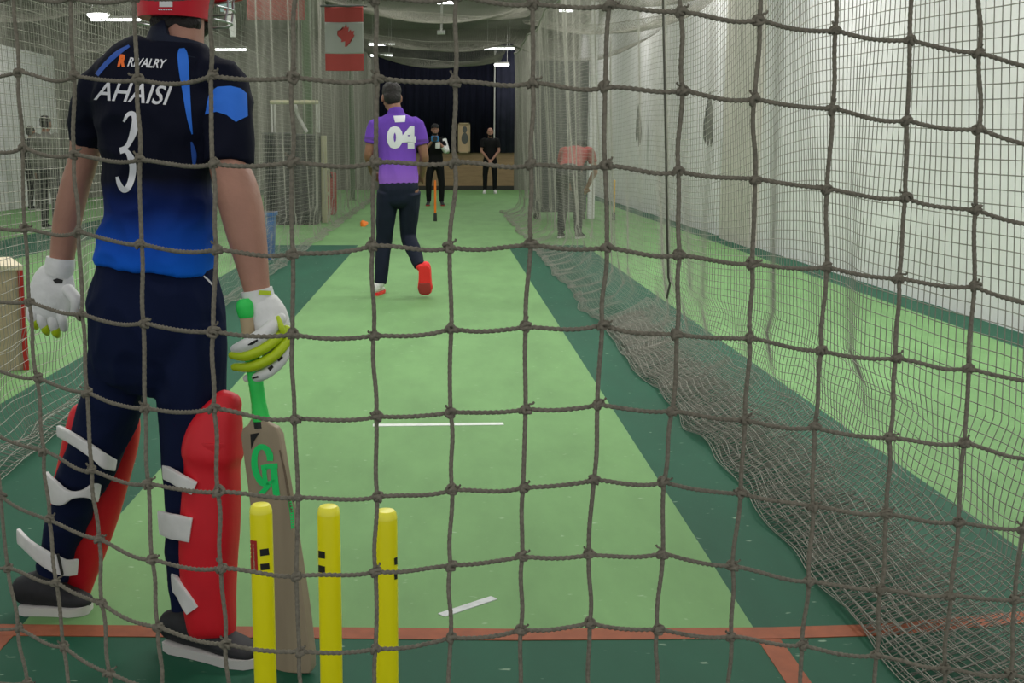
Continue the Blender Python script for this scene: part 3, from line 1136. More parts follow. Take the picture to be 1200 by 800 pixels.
def standing(x, y, h, face, arms='down', stance=0.11, lean=0.0):
    """joints of a standing figure of height h at (x, y) looking along the angle face (0 = away from the camera)"""
    s = h / 1.75
    fw = V((math.sin(face), math.cos(face), 0))
    rt = V((fw.y, -fw.x, 0))

    def q(a, b, c):
        return V((x, y, 0)) + rt * a * s + fw * b * s + V((0, 0, c * s))
    J = dict(fwd=fw, head=q(0, 0.02, 1.625), neck=q(0, -0.01, 1.47), pel=q(0, 0, 0.95))
    for k, g in (('L', -1), ('R', 1)):
        J['sh' + k] = q(g * 0.185, -0.01, 1.41)
        J['el' + k] = q(g * 0.245, -0.02, 1.12)
        J['wr' + k] = q(g * 0.25, 0.05, 0.88)
        J['hip' + k] = q(g * 0.09, 0, 0.90)
        J['kn' + k] = q(g * stance, 0.015, 0.50)
        J['an' + k] = q(g * stance, -0.01, 0.09)
        J['he' + k] = q(g * stance, -0.075, 0.0)
        J['to' + k] = q(g * (stance + .03), 0.19, 0.0)
        J['pn' + k] = -rt * g
        if arms == 'front':
            J['el' + k] = q(g * 0.235, 0.04, 1.13)
            J['wr' + k] = q(g * 0.05, 0.20, 0.90)
            J['pn' + k] = -fw
        if arms == 'camera':
            J['el' + k] = q(g * 0.25, 0.10, 1.16)
            J['wr' + k] = q(g * 0.07, 0.26, 1.36)
            J['pn' + k] = -rt * g
    return J, s, q


def R_(px):      # metres for a pixel radius at the batsman
    return px * 2.77 / F


# ---- batsman
bc = G(170, 735)
bat_root = empty('person', (-0.72, 2.82, 0), 'cricketer in red helmet, navy jersey and red leg pads seen from behind holding a bat', 'person')
B = bat_root
b = MB()
torso = [(314, 181, 72.5, .116), (290, 183, 71, .113), (250, 186, 65, .100), (210, 184, 63, .105), (170, 185, 68, .115), (130, 187, 77, .120), (102, 190, 79, .108), (78, 198, 62, .088), (60, 206, 41, .072), (53, 207, 36, .068)]
TY = 2.82
b.loft([P(c, y, TY) for y, c, w, d in torso], [(R_(w - 15), d - .036) for y, c, w, d in torso], (1, 0, 0), 22, sub=2)
b.loft([P(208, 75, 2.83), P(212, 48, 2.84), P(211, 10, 2.86)], [(.060, .062), (.055, .058), (.058, .06)], (1, 0, 0), 18)
HEAD = P(209, -22, 2.875)
look = V((0.30, 0.95, -0.05)).normalized()
hat, hrot = add_head(b, HEAD, look, 1.0)
armR = [((262, 100), 2.82, .050), ((266, 150), 2.78, .048), ((268, 192), 2.757, .047), ((276, 218), 2.74, .0515), ((283, 245), 2.72, .052), ((290, 280), 2.70, .046), ((296, 312), 2.685, .038), ((301, 340), 2.675, .031)]
armL = [((120, 102), 2.84, .048), ((106, 140), 2.88, .044), ((98, 185), 2.90, .037), ((87, 222), 2.91, .037), ((79, 258), 2.915, .036), ((75, 285), 2.92, .033), ((72, 306), 2.92, .030)]
for arm in (armR, armL):
    b.loft([P(p[0], p[1], Y) for p, Y, r in arm], [r for p, Y, r in arm], (1, 0, 0), 18, sub=3)
legL = [((143, 378), 2.83, 36), ((139, 430), 2.85, 37), ((128, 480), 2.88, 37), ((114, 525), 2.91, 35), ((96, 562), 2.945, 31), ((80, 608), 2.98, 26), ((66, 652), 3.01, 23), ((62, 682), 3.02, 21)]
legR = [((224, 380), 2.81, 40), ((224, 430), 2.80, 43), ((226, 480), 2.79, 40), ((226, 540), 2.785, 36), ((224, 600), 2.78, 33), ((222, 660), 2.77, 27), ((223, 712), 2.76, 21), ((226, 742), 2.755, 18)]
for leg in (legL, legR):
    b.loft([P(p[0], p[1], Y) for p, Y, r in leg], [R_(r) - .016 for p, Y, r in leg], (1, 0, 0), 16, sub=2)
# the right hand inside its glove, closed on the handle, and the left hand hanging open
add_hand(b, P(301, 345, 2.675), V((0.25, -.05, -1)), V((-.8, .4, 0)), 0.6, 1, 0.6)
add_hand(b, P(72, 308, 2.92), V((-0.2, 0, -1)), V((0, 1, 0)), 0.8, 1, 0.2)
b.build('body', M['skin'], B, voxel=0.0065, iters=4)

sm = MB()
sm.loft([P(c, y, TY) for y, c, w, d in torso], [(R_(w), d) for y, c, w, d in torso], (1, 0, 0), 26, sub=3, cap=False)
sm.loft([P(235, 95, 2.82), P(262, 104, 2.82), P(268, 145, 2.785), P(267, 193, 2.757)], [.075, .062, .058, .0585], (1, 0, 0), 20, cap=False, sub=4)
sm.loft([P(145, 95, 2.83), P(120, 106, 2.84), P(107, 138, 2.88), P(100, 169, 2.895)], [.070, .058, .052, .043], (1, 0, 0), 20, cap=False, sub=4)
jersey = sm.build('jersey', M['jersey_blue'], B, voxel=0.0065, iters=5, wrinkle=0.0085, wscale=13, wstretch=(.8, .6, 1.1))
cm = MB()
cm.loft([P(206, 70, 2.832), P(207, 60, 2.834), P(208, 47, 2.836), P(209, 45, 2.836)], [(.094, .086), (.084, .080), (.070, .072), (.064, .066)], V((1, 0, .0)), 30, cap=False, sub=3)
cm.build('collar', M['navy_dark'], jersey)

tm = MB()
pel = [(280, 182, 61, .096), (300, 182, 65, .100), (322, 183, 73, .108), (355, 183, 81, .124), (390, 183, 82, .122), (418, 183, 78, .105)]
tm.loft([P(c, y, 2.825) for y, c, w, d in pel], [(R_(w), d) for y, c, w, d in pel], (1, 0, 0), 24, sub=3)
for leg in (legL, legR):
    tm.loft([P(p[0], p[1], Y) for p, Y, r in leg], [R_(r) for p, Y, r in leg], (1, 0, 0), 18, sub=3, cap=False)
trousers = tm.build('trousers', M['navy'], B, voxel=0.0065, iters=4, wrinkle=0.0085, wscale=13, wstretch=(.9, .9, .6))

hm = MB()
hm.ell(hat(0, -0.035, -0.005), (.080, .078, .085), hrot)
hm.ell(P(206, 27, 2.825), (.062, .040, .036))
hm.build('hair', M['hair'], B, voxel=0.006, iters=2, wrinkle=0.003, wscale=45, wstretch=(1, 1, 1))
bd = MB()
bd.ell(hat(0.0, 0.058, -0.095), (.054, .042, .036), hrot)
bd.build('beard', M['hair'], B, voxel=0.006, iters=2)

# helmet
he = MB()
hs = [(23, 205, 41.5, .112, 0), (12, 205, 42.5, .118, 0), (-10, 206, 45, .126, 0), (-35, 207, 47, .130, 0), (-60, 207, 44, .122, 0), (-82, 208, 34, .095, 0), (-96, 208, 19, .055, 0), (-101, 208, 4, .012, 0)]
he.loft([P(c, y, 2.872) for y, c, w, d, _ in hs], [(R_(w), d) for y, c, w, d, _ in hs], (1, 0, 0), 32, sub=3, cap=False)
helmet = he.build('helmet', M['helmet'], B)
pk = MB()
pp = []
for k in range(13):
    th = PI * k / 12
    c0 = P(207, -8, 2.872)
    pp.append(c0 + V((math.cos(th) * .095, 0, 0)) + V((0.42, .9, 0)).normalized() * (0.075 + math.sin(th) * .085))
pk.loft(pp, [(.012, .005)] * 13, (0, 1, 0), 10)
pk.build('peak', M['helmet'], helmet)
for zi, (zz, rr) in enumerate(((-0.005, .118), (-.035, .122), (-.065, .120), (-.095, .112))):
    gp = []
    for k in range(19):
        th = PI * (k / 18 * 1.16 - .08)
        base = HEAD + V((0, 0, zz))
        rt_ = V((look.y, -look.x, 0)).normalized()
        gp.append(base + rt_ * math.cos(th) * rr + V((look.x, look.y, 0)).normalized() * (math.sin(th) * .145 + .01))
    g = MB()
    g.loft(gp, [.0028] * 19, (0, 0, 1), 8)
    g.build('grille_bar', M['grille'], helmet)
for th0 in (0.25, 0.5, 0.75, 0.02):
    th = PI * th0
    rt_ = V((look.y, -look.x, 0)).normalized()
    q0 = [HEAD + V((0, 0, zz)) + rt_ * math.cos(th) * rr + V((look.x, look.y, 0)).normalized() * (math.sin(th) * .145 + .01) for zz, rr in ((0.0, .118), (-.035, .122), (-.065, .120), (-.095, .112))]
    g = MB()
    g.loft(q0, [.0028] * 4, (1, 0, 0), 8)
    g.build('grille_bar', M['grille'], helmet)
decal('helmet_label', *poly((187, -14), (202, -14), (202, 8), (187, 8)), helmet, M['white'], helmet, 0.002)
decal('helmet_lettering', *merge2(*[stroke([(186 + 2.7 * i, 11), (188 + 2.7 * i, 11.3)], 1.3, 0) for i in range(6)]), helmet, M['print'], helmet, 0.002)

# prints on the jersey
jb = bvh_of(jersey)
decal('number', *merge2(stroke([(145.5, 142.5), (150, 134.5), (156, 133.5), (159, 141), (156.7, 155), (152.5, 166), (148, 172.5), (141.5, 176)], [2.5, 4.5, 6, 8, 8, 6, 5, 6]),
                        stroke([(141, 178), (148.5, 177), (154, 186), (156, 196), (154.5, 209), (150.5, 219.5), (145, 222), (140.5, 216), (137.5, 207)], [5, 5, 8, 8, 7.5, 7, 6.5, 5.5, 3])), jb, M['print'], jersey, maxlen=4)
decal('name_lettering', *text2d('AHAISI', 112, 94, 84, 23, 0.28, 0.075, 0.012), jb, M['print'], jersey, maxlen=4)
decal('sponsor_lettering', *text2d('RIVALRY', 150, 67.5, 43, 10.5, 0.28, 0.055, 0.02), jb, M['print'], jersey, maxlen=4)
decal('sponsor_badge', *text2d('R', 138.5, 64, 9, 14.5, 0.18, 0.05, 0.07), jb, M['orange_print'], jersey, maxlen=4)
decal('blue_stripe', *stroke([(213, 56.5), (213.6, 62), (214.5, 72), (216, 90), (219, 115), (222, 140), (225, 157)], [6, 11, 12.5, 11, 8, 5, 1.5]), jb, M['royal'], jersey, maxlen=4)
decal('blue_stripe', *stroke([(224, 166), (227, 180), (227, 194)], [2, 6, 3]), jb, M['royal_dim'], jersey, 0.0012, maxlen=4)
decal('blue_piping', *stroke([(152, 54), (138, 63), (124, 76), (114, 88)], [3, 6, 5.5, 5]), jb, M['royal_dim'], jersey, 0.0016, maxlen=4)
decal('sleeve_band', *poly((242, 122), (246, 108), (255, 102), (270, 101), (282, 104), (289, 110), (290, 136), (276, 143), (266, 135), (254, 131), (240, 134)), jb, M['royal'], jersey, 0.0018, maxlen=4)
decal('pocket_trim', *stroke([(238.5, 323.5), (243.5, 328), (249.5, 335)], [1.8, 2.2, 1.8]), bvh_of(trousers), M['print'], trousers, maxlen=4)


# leg guards
def ribbon(name, pts, m, parent, th=.0035):
    mb = MB()
    mb.loft([P(x, y, Y) for x, y, Y, w in pts], [(w / 2, th) for x, y, Y, w in pts], (0, 0, 1), 14, cap=False, power=6, sub=3)
    return mb.build(name, m, parent)


padR = [((265.5, 473), 2.733, 17.5, .036), ((261, 484), 2.73, 23.5, .05), ((254.5, 502), 2.73, 31, .06), ((250, 522), 2.728, 35, .068), ((249.5, 532), 2.728, 35.5, .069), ((249, 545), 2.728, 32, .064), ((248, 575), 2.728, 33.5, .066), ((246, 620), 2.725, 34.5, .068), ((244.5, 655), 2.722, 34, .066), ((245.5, 700), 2.715, 31.5, .062), ((249, 736), 2.71, 28.5, .055), ((250, 750), 2.705, 26, .022)]
pm = MB()
pm.loft([P(p[0], p[1], Y) for p, Y, w, d in padR], [(R_(w) * .985, d) for p, Y, w, d in padR], V((1, -.25, 0)), 30, sub=4, power=2.6)
padr = pm.build('leg_guard', M['pad'], B, voxel=0.006, iters=2, wrinkle=0.002, wscale=6)
ribbon('knee_roll', [(222, 525, 2.70, .036), (232, 527, 2.675, .04), (250, 529, 2.663, .042), (266, 528, 2.676, .04), (274, 527, 2.70, .036)], M['padtrim'], padr, .005)
ribbon('strap', [(193, 553, 2.74, .036), (203, 558, 2.69, .036), (214, 565, 2.668, .036), (228, 572, 2.664, .034)], M['strap'], padr, .006)
ribbon('strap', [(188, 612, 2.74, .060), (199, 616, 2.69, .064), (210, 618, 2.67, .064), (224, 621, 2.664, .062)], M['strap'], padr, .006)
ribbon('strap', [(203, 681, 2.735, .05), (210, 690, 2.69, .05), (218, 703, 2.668, .045), (226, 715, 2.66, .040)], M['strap'], padr, .006)
padL = [((124, 468), 2.99, 20, .025), ((124, 482), 2.995, 40, .038), ((120, 510), 2.995, 44.5, .05), ((111, 548), 3.01, 44, .05), ((98, 600), 3.035, 43, .05), ((89, 648), 3.06, 35, .045), ((85, 690), 3.075, 24, .035)]
pm = MB()
pm.loft([P(p[0], p[1], Y) for p, Y, w, d in padL], [(w * 2.98 / F, d) for p, Y, w, d in padL], (1, 0, 0), 28, sub=4, power=2.6)
padl = pm.build('leg_guard', M['pad'], B, voxel=0.006, iters=2, wrinkle=0.002, wscale=6)
ribbon('strap', [(69, 505, 2.90, .030), (82, 512, 2.842, .031), (98, 522, 2.812, .031), (114, 533, 2.806, .031), (124, 541, 2.815, .036), (134, 545, 2.85, .030)], M['strap'], padl, .006)
ribbon('strap', [(55, 562, 2.94, .05), (60, 573, 2.895, .072), (71, 580, 2.868, .056), (84, 580, 2.856, .02), (98, 578, 2.856, .020), (109, 576, 2.870, .045), (115, 577, 2.89, .05)], M['strap'], padl, .006)
ribbon('strap', [(22, 628, 3.02, .044), (34, 640, 2.96, .040), (48, 651, 2.932, .046), (62, 659, 2.922, .048), (76, 665, 2.928, .044), (90, 664, 2.955, .044)], M['strap'], padl, .006)
mb = MB()
mb.loft([P(68, 650, 2.914), P(73, 672, 2.914)], [.004, .004], (1, 0, 0), 8)
mb.build('buckle', M['black_plastic'], padl)

# shoes
add_shoe(B, G(24, 716), G(108, 716), V((0, 0, 1)), 1.0, M['shoe'], M['sole'], ankle=P(62, 672, 3.02), w=1.1)
add_shoe(B, G(196, 757), G(305, 780), V((0, 0, 1)), 1.0, M['shoe'], M['sole'], ankle=P(226, 735, 2.755), w=1.15)


# gloves
def finger(parent, pts, rr, m, name='finger', ref=(0, 0, 1)):
    mb = MB()
    mb.loft([P(x, y, Y) for x, y, Y in pts], rr, ref, 14, sub=4)
    return mb.build(name, m, parent)


gm = MB()
gm.loft([P(303, 352, 2.676), P(314, 368, 2.664), P(320, 390, 2.655), (P(320, 412, 2.657))], [(.036, .034), (.043, .034), (.041, .032), (.030, .026)], (1, 0, 0), 20, sub=4)
gr = gm.build('batting_glove', M['glove'], B, voxel=0.004, iters=3, wrinkle=0.0025, wscale=22)
cu = MB()
cu.loft([P(301, 339, 2.676), P(304, 352, 2.675), P(307, 360, 2.672)], [(.0365, .036), (.038, .037), (.036, .035)], (1, 0, 0), 24, sub=3, cap=False)
cuff = cu.build('cuff', M['glove'], gr)
decal('cuff_patch', *poly((304, 340), (317, 341), (317, 346), (303, 345)), cuff, M['lime'], cuff, .002)
f1 = finger(gr, [(328, 374, 2.645), (311, 390, 2.612), (290, 404, 2.612), (276, 409, 2.655)], [.016, .0175, .0175, .012], M['glove'])
finger(gr, [(335, 386, 2.64), (314, 405, 2.606), (290, 416.5, 2.609), (272, 416, 2.655)], [.0115, .0125, .0125, .009], M['lime'])
finger(gr, [(339, 396, 2.638), (322, 416, 2.610), (297, 429, 2.612), (275, 430, 2.66)], [.0115, .0125, .0125, .009], M['lime'])
f4 = finger(gr, [(338, 408, 2.645), (325, 427, 2.625), (306, 440, 2.622), (289, 443, 2.66)], [.013, .0135, .013, .009], M['glove'])
finger(gr, [(300, 368, 2.70), (292, 384, 2.735), (290, 400, 2.74), (293, 414, 2.72)], [.016, .016, .014, .011], M['glove'], 'thumb', (0, 1, 0))
finger(gr, [(326, 372, 2.627), (330, 384, 2.617), (333, 394, 2.62)], [.005, .007, .004], M['lime'], 'finger_roll', (1, 0, 0))
decal('glove_mark', *stroke([(291, 404), (297, 401), (302, 398)], [1.5, 3, 2]), f1, M['blackmark'], f1)
for st_ in (stroke([(296, 443), (303, 441)], [2, 2.5]), stroke([(315, 433), (320, 429)], [4, 3]), stroke([(326, 423), (331, 418)], [2.5, 2.5])):
    decal('glove_mark', *st_, f4, M['blackmark'], f4)

gm = MB()
gm.loft([P(70, 314, 2.92), P(64, 330, 2.918), P(60, 348, 2.915), P(57, 366, 2.915)], [(.034, .022), (.055, .026), (.060, .026), (.052, .021)], (1, 0, 0), 20, sub=4)
gl = gm.build('batting_glove', M['glove'], B, voxel=0.004, iters=3, wrinkle=0.003, wscale=20)
cu = MB()
cu.loft([P(71, 302, 2.92), P(70, 312, 2.92), P(68, 322, 2.92)], [(.035, .033), (.037, .035), (.036, .033)], (1, 0, 0), 24, sub=3, cap=False)
cu.build('cuff', M['glove'], gl)
decal('glove_mark', *poly((62, 328), (67, 326), (74, 328), (73, 332), (65, 332)), gl, M['blackmark'], gl)
for x0, y0, x1, y1, x2, y2, tip in ((38, 358, 37, 370, 41, 379, 1), (49, 362, 49, 376, 54, 386, 1), (60, 363, 62, 379, 66, 389, 1), (71, 361, 73, 374, 75, 384, 0)):
    fo = finger(gl, [(x0, y0, 2.912), (x1, y1, 2.905), (x2, y2, 2.915)], [.0135, .0130, .0105], M['glove'], 'finger', (1, 0, 0))
    if tip:
        finger(fo, [(x1 * .3 + x2 * .7, y1 * .3 + y2 * .7, 2.909), (x2, y2 + 1, 2.913), (x2 + 1.5, y2 + 4, 2.92)], [.0112, .0112, .0075], M['lime'], 'finger_tip', (1, 0, 0))
finger(gl, [(80, 340, 2.90), (89, 352, 2.888), (88, 366, 2.892)], [.016, .0155, .012], M['glove'], 'thumb', (0, 1, 0))

# ---- bat
HT, TOE = P(286.5, 353, 2.645), G(347, 785)
ax = (TOE - HT).normalized()
LB = (TOE - HT).length
nb = V((-0.36, -0.93, 0))
nb = (nb - ax * nb.dot(ax)).normalized()
wb = ax.cross(nb)
if wb.x < 0:
    wb = -wb


def on(t, w=0.0, n=0.0):
    return HT + ax * t + wb * w + nb * n


def t_of(py):
    lo, hi = 0.0, LB
    for _ in range(40):
        mid = (lo + hi) / 2
        p = on(mid)
        d = p.y * CP - (p.z - HC) * SP
        u = p.y * SP + (p.z - HC) * CP
        if 400 - F * u / d < py:
            lo = mid
        else:
            hi = mid
    return lo


bat = empty('cricket_bat', (TOE.x, TOE.y, 0), 'wooden cricket bat with green rubber grip held upright in the gloved hand', 'cricket bat')
bl = MB()
vs, fs = [], []
t0 = t_of(494)
prof = [(t0 - .012, .018, .014, .018), (t0 + .004, .030, .016, .022), (t0 + .012, .046, .018, .026), (t0 + .030, .053, .021, .032), (t0 + .2, .054, .026, .046), (LB - .16, .054, .034, .060), (LB - .05, .054, .030, .046), (LB - .012, .051, .026, .034), (LB, .044, .020, .024)]
for t, w, e, r in prof:
    for a, c in ((-w, .008), (-w * .5, .0115), (0, .0125), (w * .5, .0115), (w, .008), (w, .008 - e), (w * .45, .008 - r * .8), (0, .008 - r), (-w * .45, .008 - r * .8), (-w, .008 - e)):
        vs.append(on(t, a, c + .006))
n = 10
for i in range(len(prof) - 1):
    for j in range(n):
        k = (j + 1) % n
        fs.append((i * n + j, i * n + k, (i + 1) * n + k, (i + 1) * n + j))
fs += [tuple(range(n - 1, -1, -1)), tuple((len(prof) - 1) * n + j for j in range(n))]
bl.add(vs, fs)
blade = bl.build('blade', M['willow'], bat)
bv = blade.modifiers.new('b', 'BEVEL')
bv.width = .003
bv.segments = 2
ta, tb, tc_ = t_of(368), t_of(394), t_of(492)
MB().loft([on(.012), on(ta - .004)], [.0215, .0205], wb, 20, cap=True, sub=4).build('grip_end', M['green_grip'], bat)
MB().loft([on(ta - .012), on(tb)], [.0165, .0165], wb, 18).build('handle', M['beige'], bat)
gpn = 30
gz = [on(tb - .002 + (tc_ - tb + .002) * i / gpn) for i in range(gpn + 1)]
MB().loft(gz, [.0170 + .0009 * (i % 2) + .004 * max(0, (i - 24) / 6) for i in range(gpn + 1)], wb, 20, cap=False).build('grip', M['green_grip'], bat)
MB().loft([on(tc_ - .004), on(tc_ + .016)], [(.022, .020), (.025, .020)], wb, 20, cap=False).build('collar', M['black_plastic'], bat)
bb = bvh_of(blade)


def cz(*pts):
    return [(280 + u / 5.33, 470 + v / 5.33) for u, v in pts]


decal('maker_lettering', *merge2(stroke(cz((195, 372), (193, 335), (170, 295), (135, 285), (105, 320), (98, 390), (112, 455), (140, 505), (165, 520)), [7, 8, 7, 6.5, 7, 7.5, 7.5, 7, 5]),
                                 stroke(cz((140, 415), (190, 405), (243, 402)), 6, 0),
                                 stroke(cz((218, 415), (226, 500), (238, 605)), 8, 3),
                                 stroke(cz((160, 415), (162, 470), (172, 520)), 5.5, 3),
                                 stroke(cz((165, 520), (200, 505), (225, 500)), 4.5, 3),
                                 stroke(cz((195, 515), (160, 555), (125, 590)), 6, 3)), bb, M['green_print'], blade, .0012, 4)
decal('corner_sticker', *poly(*cz((72, 205), (130, 195), (95, 250), (78, 300))), bb, M['blackmark'], blade, .001, 4)
decal('edge_sticker', *stroke([(339, 585), (342, 603), (343, 620)], [3, 4, 3]), bb, M['green_print'], blade, .0012, 4)
decal('edge_line', *stroke([(328, 527), (333, 550), (338, 578), (342, 600)], [2, 2, 2.5, 2]), bb, M['willow_edge'], blade, .001, 4)

# ---- stumps
def stump(xt, yt, xb, label, marks):
    top = G(xt, yt, .71)
    bot = V((top.x, top.y, 0))
    r = top.y * .0
    r = .0174
    root = empty('cricket_stump', bot, label, 'cricket stump', 'yellow stumps of the near wicket')
    prof = [(r * .55, 0), (r * .9, .012), (r, .02), (r, .60), (r, .692), (r * .975, .7005), (r * .90, .7065), (r * .75, .7095), (r * .2, .7105)]
    o = MB().lathe(prof, bot, n=40).build('post', M['stump'], root)
    cap_ = MB().lathe([(r * 1.002, .6985), (r * .985, .7015), (r * .91, .7073), (r * .76, .7104), (r * .2, .7115)], bot, n=40).build('cap', M['stump_top'], root)
    tb_ = bvh_of(o)
    for nm, geo, m in marks:
        decal(nm, *geo, tb_, m, root, .0006, 2)
    return root


stump(305.5, 591, 0, 'yellow plastic stump with a red panel beside two black bars, near the bat',
      [('red_panel', poly((290, 632), (301, 633.5), (302.5, 671), (292, 671)), M['redmark']),
       ('panel_line', stroke([(297, 637), (298.5, 669)], 1.6, 0), M['beige']),
       ('black_bar', poly((304.5, 643.5), (314.5, 642), (315.5, 650), (305, 651.5)), M['blackmark']),
       ('black_bar', poly((305, 660.5), (315.2, 659.5), (316, 667), (305.5, 668)), M['blackmark'])])
stump(385, 593, 0, 'yellow plastic stump at the middle of the wicket, black bars on its edge',
      [('black_bar', poly((371, 644), (381, 646.5), (381, 654.5), (371, 653)), M['blackmark']),
       ('black_bar', poly((371, 661), (381, 663.5), (381, 671.5), (371, 669.5)), M['blackmark'])])
stump(452, 598, 0, 'yellow plastic stump standing farthest from the batter, beside the open green floor',
      [('black_bar', poly((461.5, 654), (469, 650), (469, 660), (462, 662)), M['blackmark']),
       ('black_bar', poly((461.5, 670), (469, 667), (469, 677), (462, 679)), M['blackmark'])])

# ---- bowler
def bowler():
    Y = 9.8
    sP = lambda x, y, d=0.0: P(x, y, Y + d)
    root = empty('person', (-0.4, 9.8, 0), 'bowler in purple jersey numbered 04 running away up the green lane', 'person')
    fw = V((0.05, 1, 0)).normalized()
    J = dict(fwd=fw, look=V((-.15, 1, -.35)), head=sP(459, 114, .06), neck=sP(464, 132, 0), pel=sP(467, 216, 0),
             shL=sP(440, 147), shR=sP(489, 147), elL=sP(432, 181, .0), elR=sP(497, 183, .0), wrL=sP(437, 203, .2), wrR=sP(495, 205, .18),
             hipL=sP(455, 224), hipR=sP(480, 224), knL=sP(450, 282, .08), knR=sP(478, 276, .10), anL=sP(446, 332, .04), anR=sP(492, 312, -.12))
    J['haL'] = V((.5, .4, -.4))
    J['haR'] = V((-.5, .4, -.4))
    mt = dict(skin=M['skin_dark'], shirt=M['jersey_purple'], trousers=M['navy_dark'], hair=M['hair'], shoe=M['redshoe'], sole=M['sole'])
    at, rot, sh, tr = human(root, J, mt, 1.0, 0.009, sleeve=0.62, wrinkle=.006, shoes=False, torso_r=(0.98, 1.0))
    jb_ = bvh_of(sh)
    decal('number', *text2d('04', 453.5, 147.5, 34, 27, 0, 0, .075), jb_, M['print'], sh, .004, 3)
    decal('name_patch', *poly((461, 136), (475, 135.5), (474.5, 143), (463, 143.5)), jb_, M['print'], sh, .004, 3)
    for st_ in (stroke([(426, 161), (440, 163)], 3, 0), stroke([(489, 165), (503, 164)], 3, 0)):
        decal('cuff_band', *st_, jb_, M['purple_sleeve'], sh, .004, 3)
    # standing foot and pushing foot, its red sole towards the camera
    g = G(444, 345)
    add_shoe(root, g + V((-.03, -.10, 0)), g + V((.02, .17, 0)), V((0, 0, 1)), 1.0, M['whiteshoe'], M['redshoe'], ankle=J['anL'])
    hl, to = P(497, 311, 9.62), P(498, 349, 9.66)
    to.z = max(to.z, 0.02)
    s2 = add_shoe(root, hl, to, V((0.15, 1, 0.1)), 1.0, M['redshoe'], M['redshoe'], ankle=J['anR'], w=1.4)
    fp = MB().loft([hl.lerp(to, .60) + V((0, -.004, 0)), hl.lerp(to, .78) + V((0, -.004, 0)), hl.lerp(to, .93) + V((0, -.004, 0))], [(.050, .006), (.058, .006), (.046, .006)], (1, 0, 0), 16)
    fp.build('sole_pad', M['darkred'], s2)


bowler()

# ---- the figures farther off
def cameraman():
    g = G(510, 241)
    root = empty('person', (g.x, g.y, 0), 'person in black cap filming with a small camera behind the orange stump', 'person')
    J, s, q = standing(g.x, g.y, 1.76, PI, 'camera', 0.14)
    mt = dict(skin=M['skin'], shirt=M['black_cloth'], trousers=M['black_cloth'], hair=M['hair'], shoe=M['shoe'], sole=M['darkred'])
    human(root, J, mt, s, 0.011, sleeve=0.6, beard=True, cap=M['cap_black'])
    mb = MB()
    mb.loft([J['shL'], J['elL'], J['elL'].lerp(J['wrL'], .5)], [.068 * s, .06 * s, .05 * s], (0, 1, 0), 14, cap=False, sub=3)
    mb.build('white_sleeve', M['white'], root)
    c = (J['wrL'] + J['wrR']) / 2 + V((0, -.10, .07))
    cr_ = empty('video_camera', c, 'small blue and white camera held up by the person in black cap', 'camera')
    MB().box(c, (.16, .16, .12), 0, .015).build('body', M['blue_cam'], cr_)
    MB().loft([c + V((0, -.07, 0)), c + V((0, -.16, 0))], [.05, .055], (1, 0, 0), 18, cap=False).build('lens', M['black_plastic'], cr_)
    MB().box(c + V((.06, .0, -.14)), (.10, .12, .13), 0, .015).build('battery_grip', M['white'], cr_)


cameraman()
g = G(574, 226.5)
root = empty('person', (g.x, g.y, 0), 'person in black clothes and white shoes standing by the plywood at the far end', 'person')
J, s, q = standing(g.x, g.y, 1.80, PI, 'front', 0.13)
human(root, J, dict(skin=M['skin'], shirt=M['black_cloth'], trousers=M['black_cloth'], hair=M['hair'], shoe=M['whiteshoe'], sole=M['whiteshoe']), s, 0.012, sleeve=0.7, hair=False, beard=True)

g = G(60, 268)
root = empty('person', (g.x, g.y, 0), 'dark-haired person in grey seen from behind through the meshes, taller of two', 'person')
J, s, q = standing(g.x, g.y, 1.74, 0.25, 'down', 0.10)
human(root, J, dict(skin=M['skin_dark'], shirt=M['grey_cloth'], trousers=M['charcoal'], hair=M['hair'], shoe=M['shoe'], sole=M['sole']), s, 0.012, sleeve=1.2, torso_r=(1.15, 1.1))
g = G(38, 246)
root = empty('person', (g.x, g.y, 0), 'smaller person in dark clothes standing by the white lining', 'person')
J, s, q = standing(g.x + .05, g.y, 1.68, 0.5, 'down', 0.10)
human(root, J, dict(skin=M['skin_dark'], shirt=M['charcoal'], trousers=M['charcoal'], hair=M['hair'], shoe=M['shoe'], sole=M['sole']), s, 0.012, sleeve=1.2)

# bending player in red beyond the right-hand net
g = G(666, 279)
root = empty('person', (g.x, g.y, 0), 'person in red top and dark trousers bending forward in the next lane', 'person')
x, y = g.x, g.y
fw = V((0.35, 0.94, 0)).normalized()
rt = V((fw.y, -fw.x, 0))


def q(a, b, c):
    return V((x, y, 0)) + rt * a + fw * b + V((0, 0, c))


J = dict(fwd=V((fw.x * .75, fw.y * .75, .55)), look=fw + V((0, 0, -.5)), head=q(0.02, .56, 1.22), neck=q(0, .44, 1.22), pel=q(0, 0, .93),
         shL=q(-.19, .38, 1.20), shR=q(.19, .38, 1.20), elL=q(-.25, .45, .93), elR=q(.27, .40, .93), wrL=q(-.12, .52, .72), wrR=q(.14, .50, .70),
         hipL=q(-.10, 0, .90), hipR=q(.10, 0, .90), knL=q(-.11, .10, .50), knR=q(.12, .08, .50), anL=q(-.11, 0, .09), anR=q(.14, -.02, .09),
         heL=q(-.11, -.07, 0), heR=q(.14, -.09, 0), toL=q(-.13, .19, 0), toR=q(.18, .17, 0))
human(root, J, dict(skin=M['skin'], shirt=M['red_cloth'], trousers=M['charcoal'], hair=M['hair'], shoe=M['shoe'], sole=M['sole']), 1.02, 0.011, sleeve=.6)

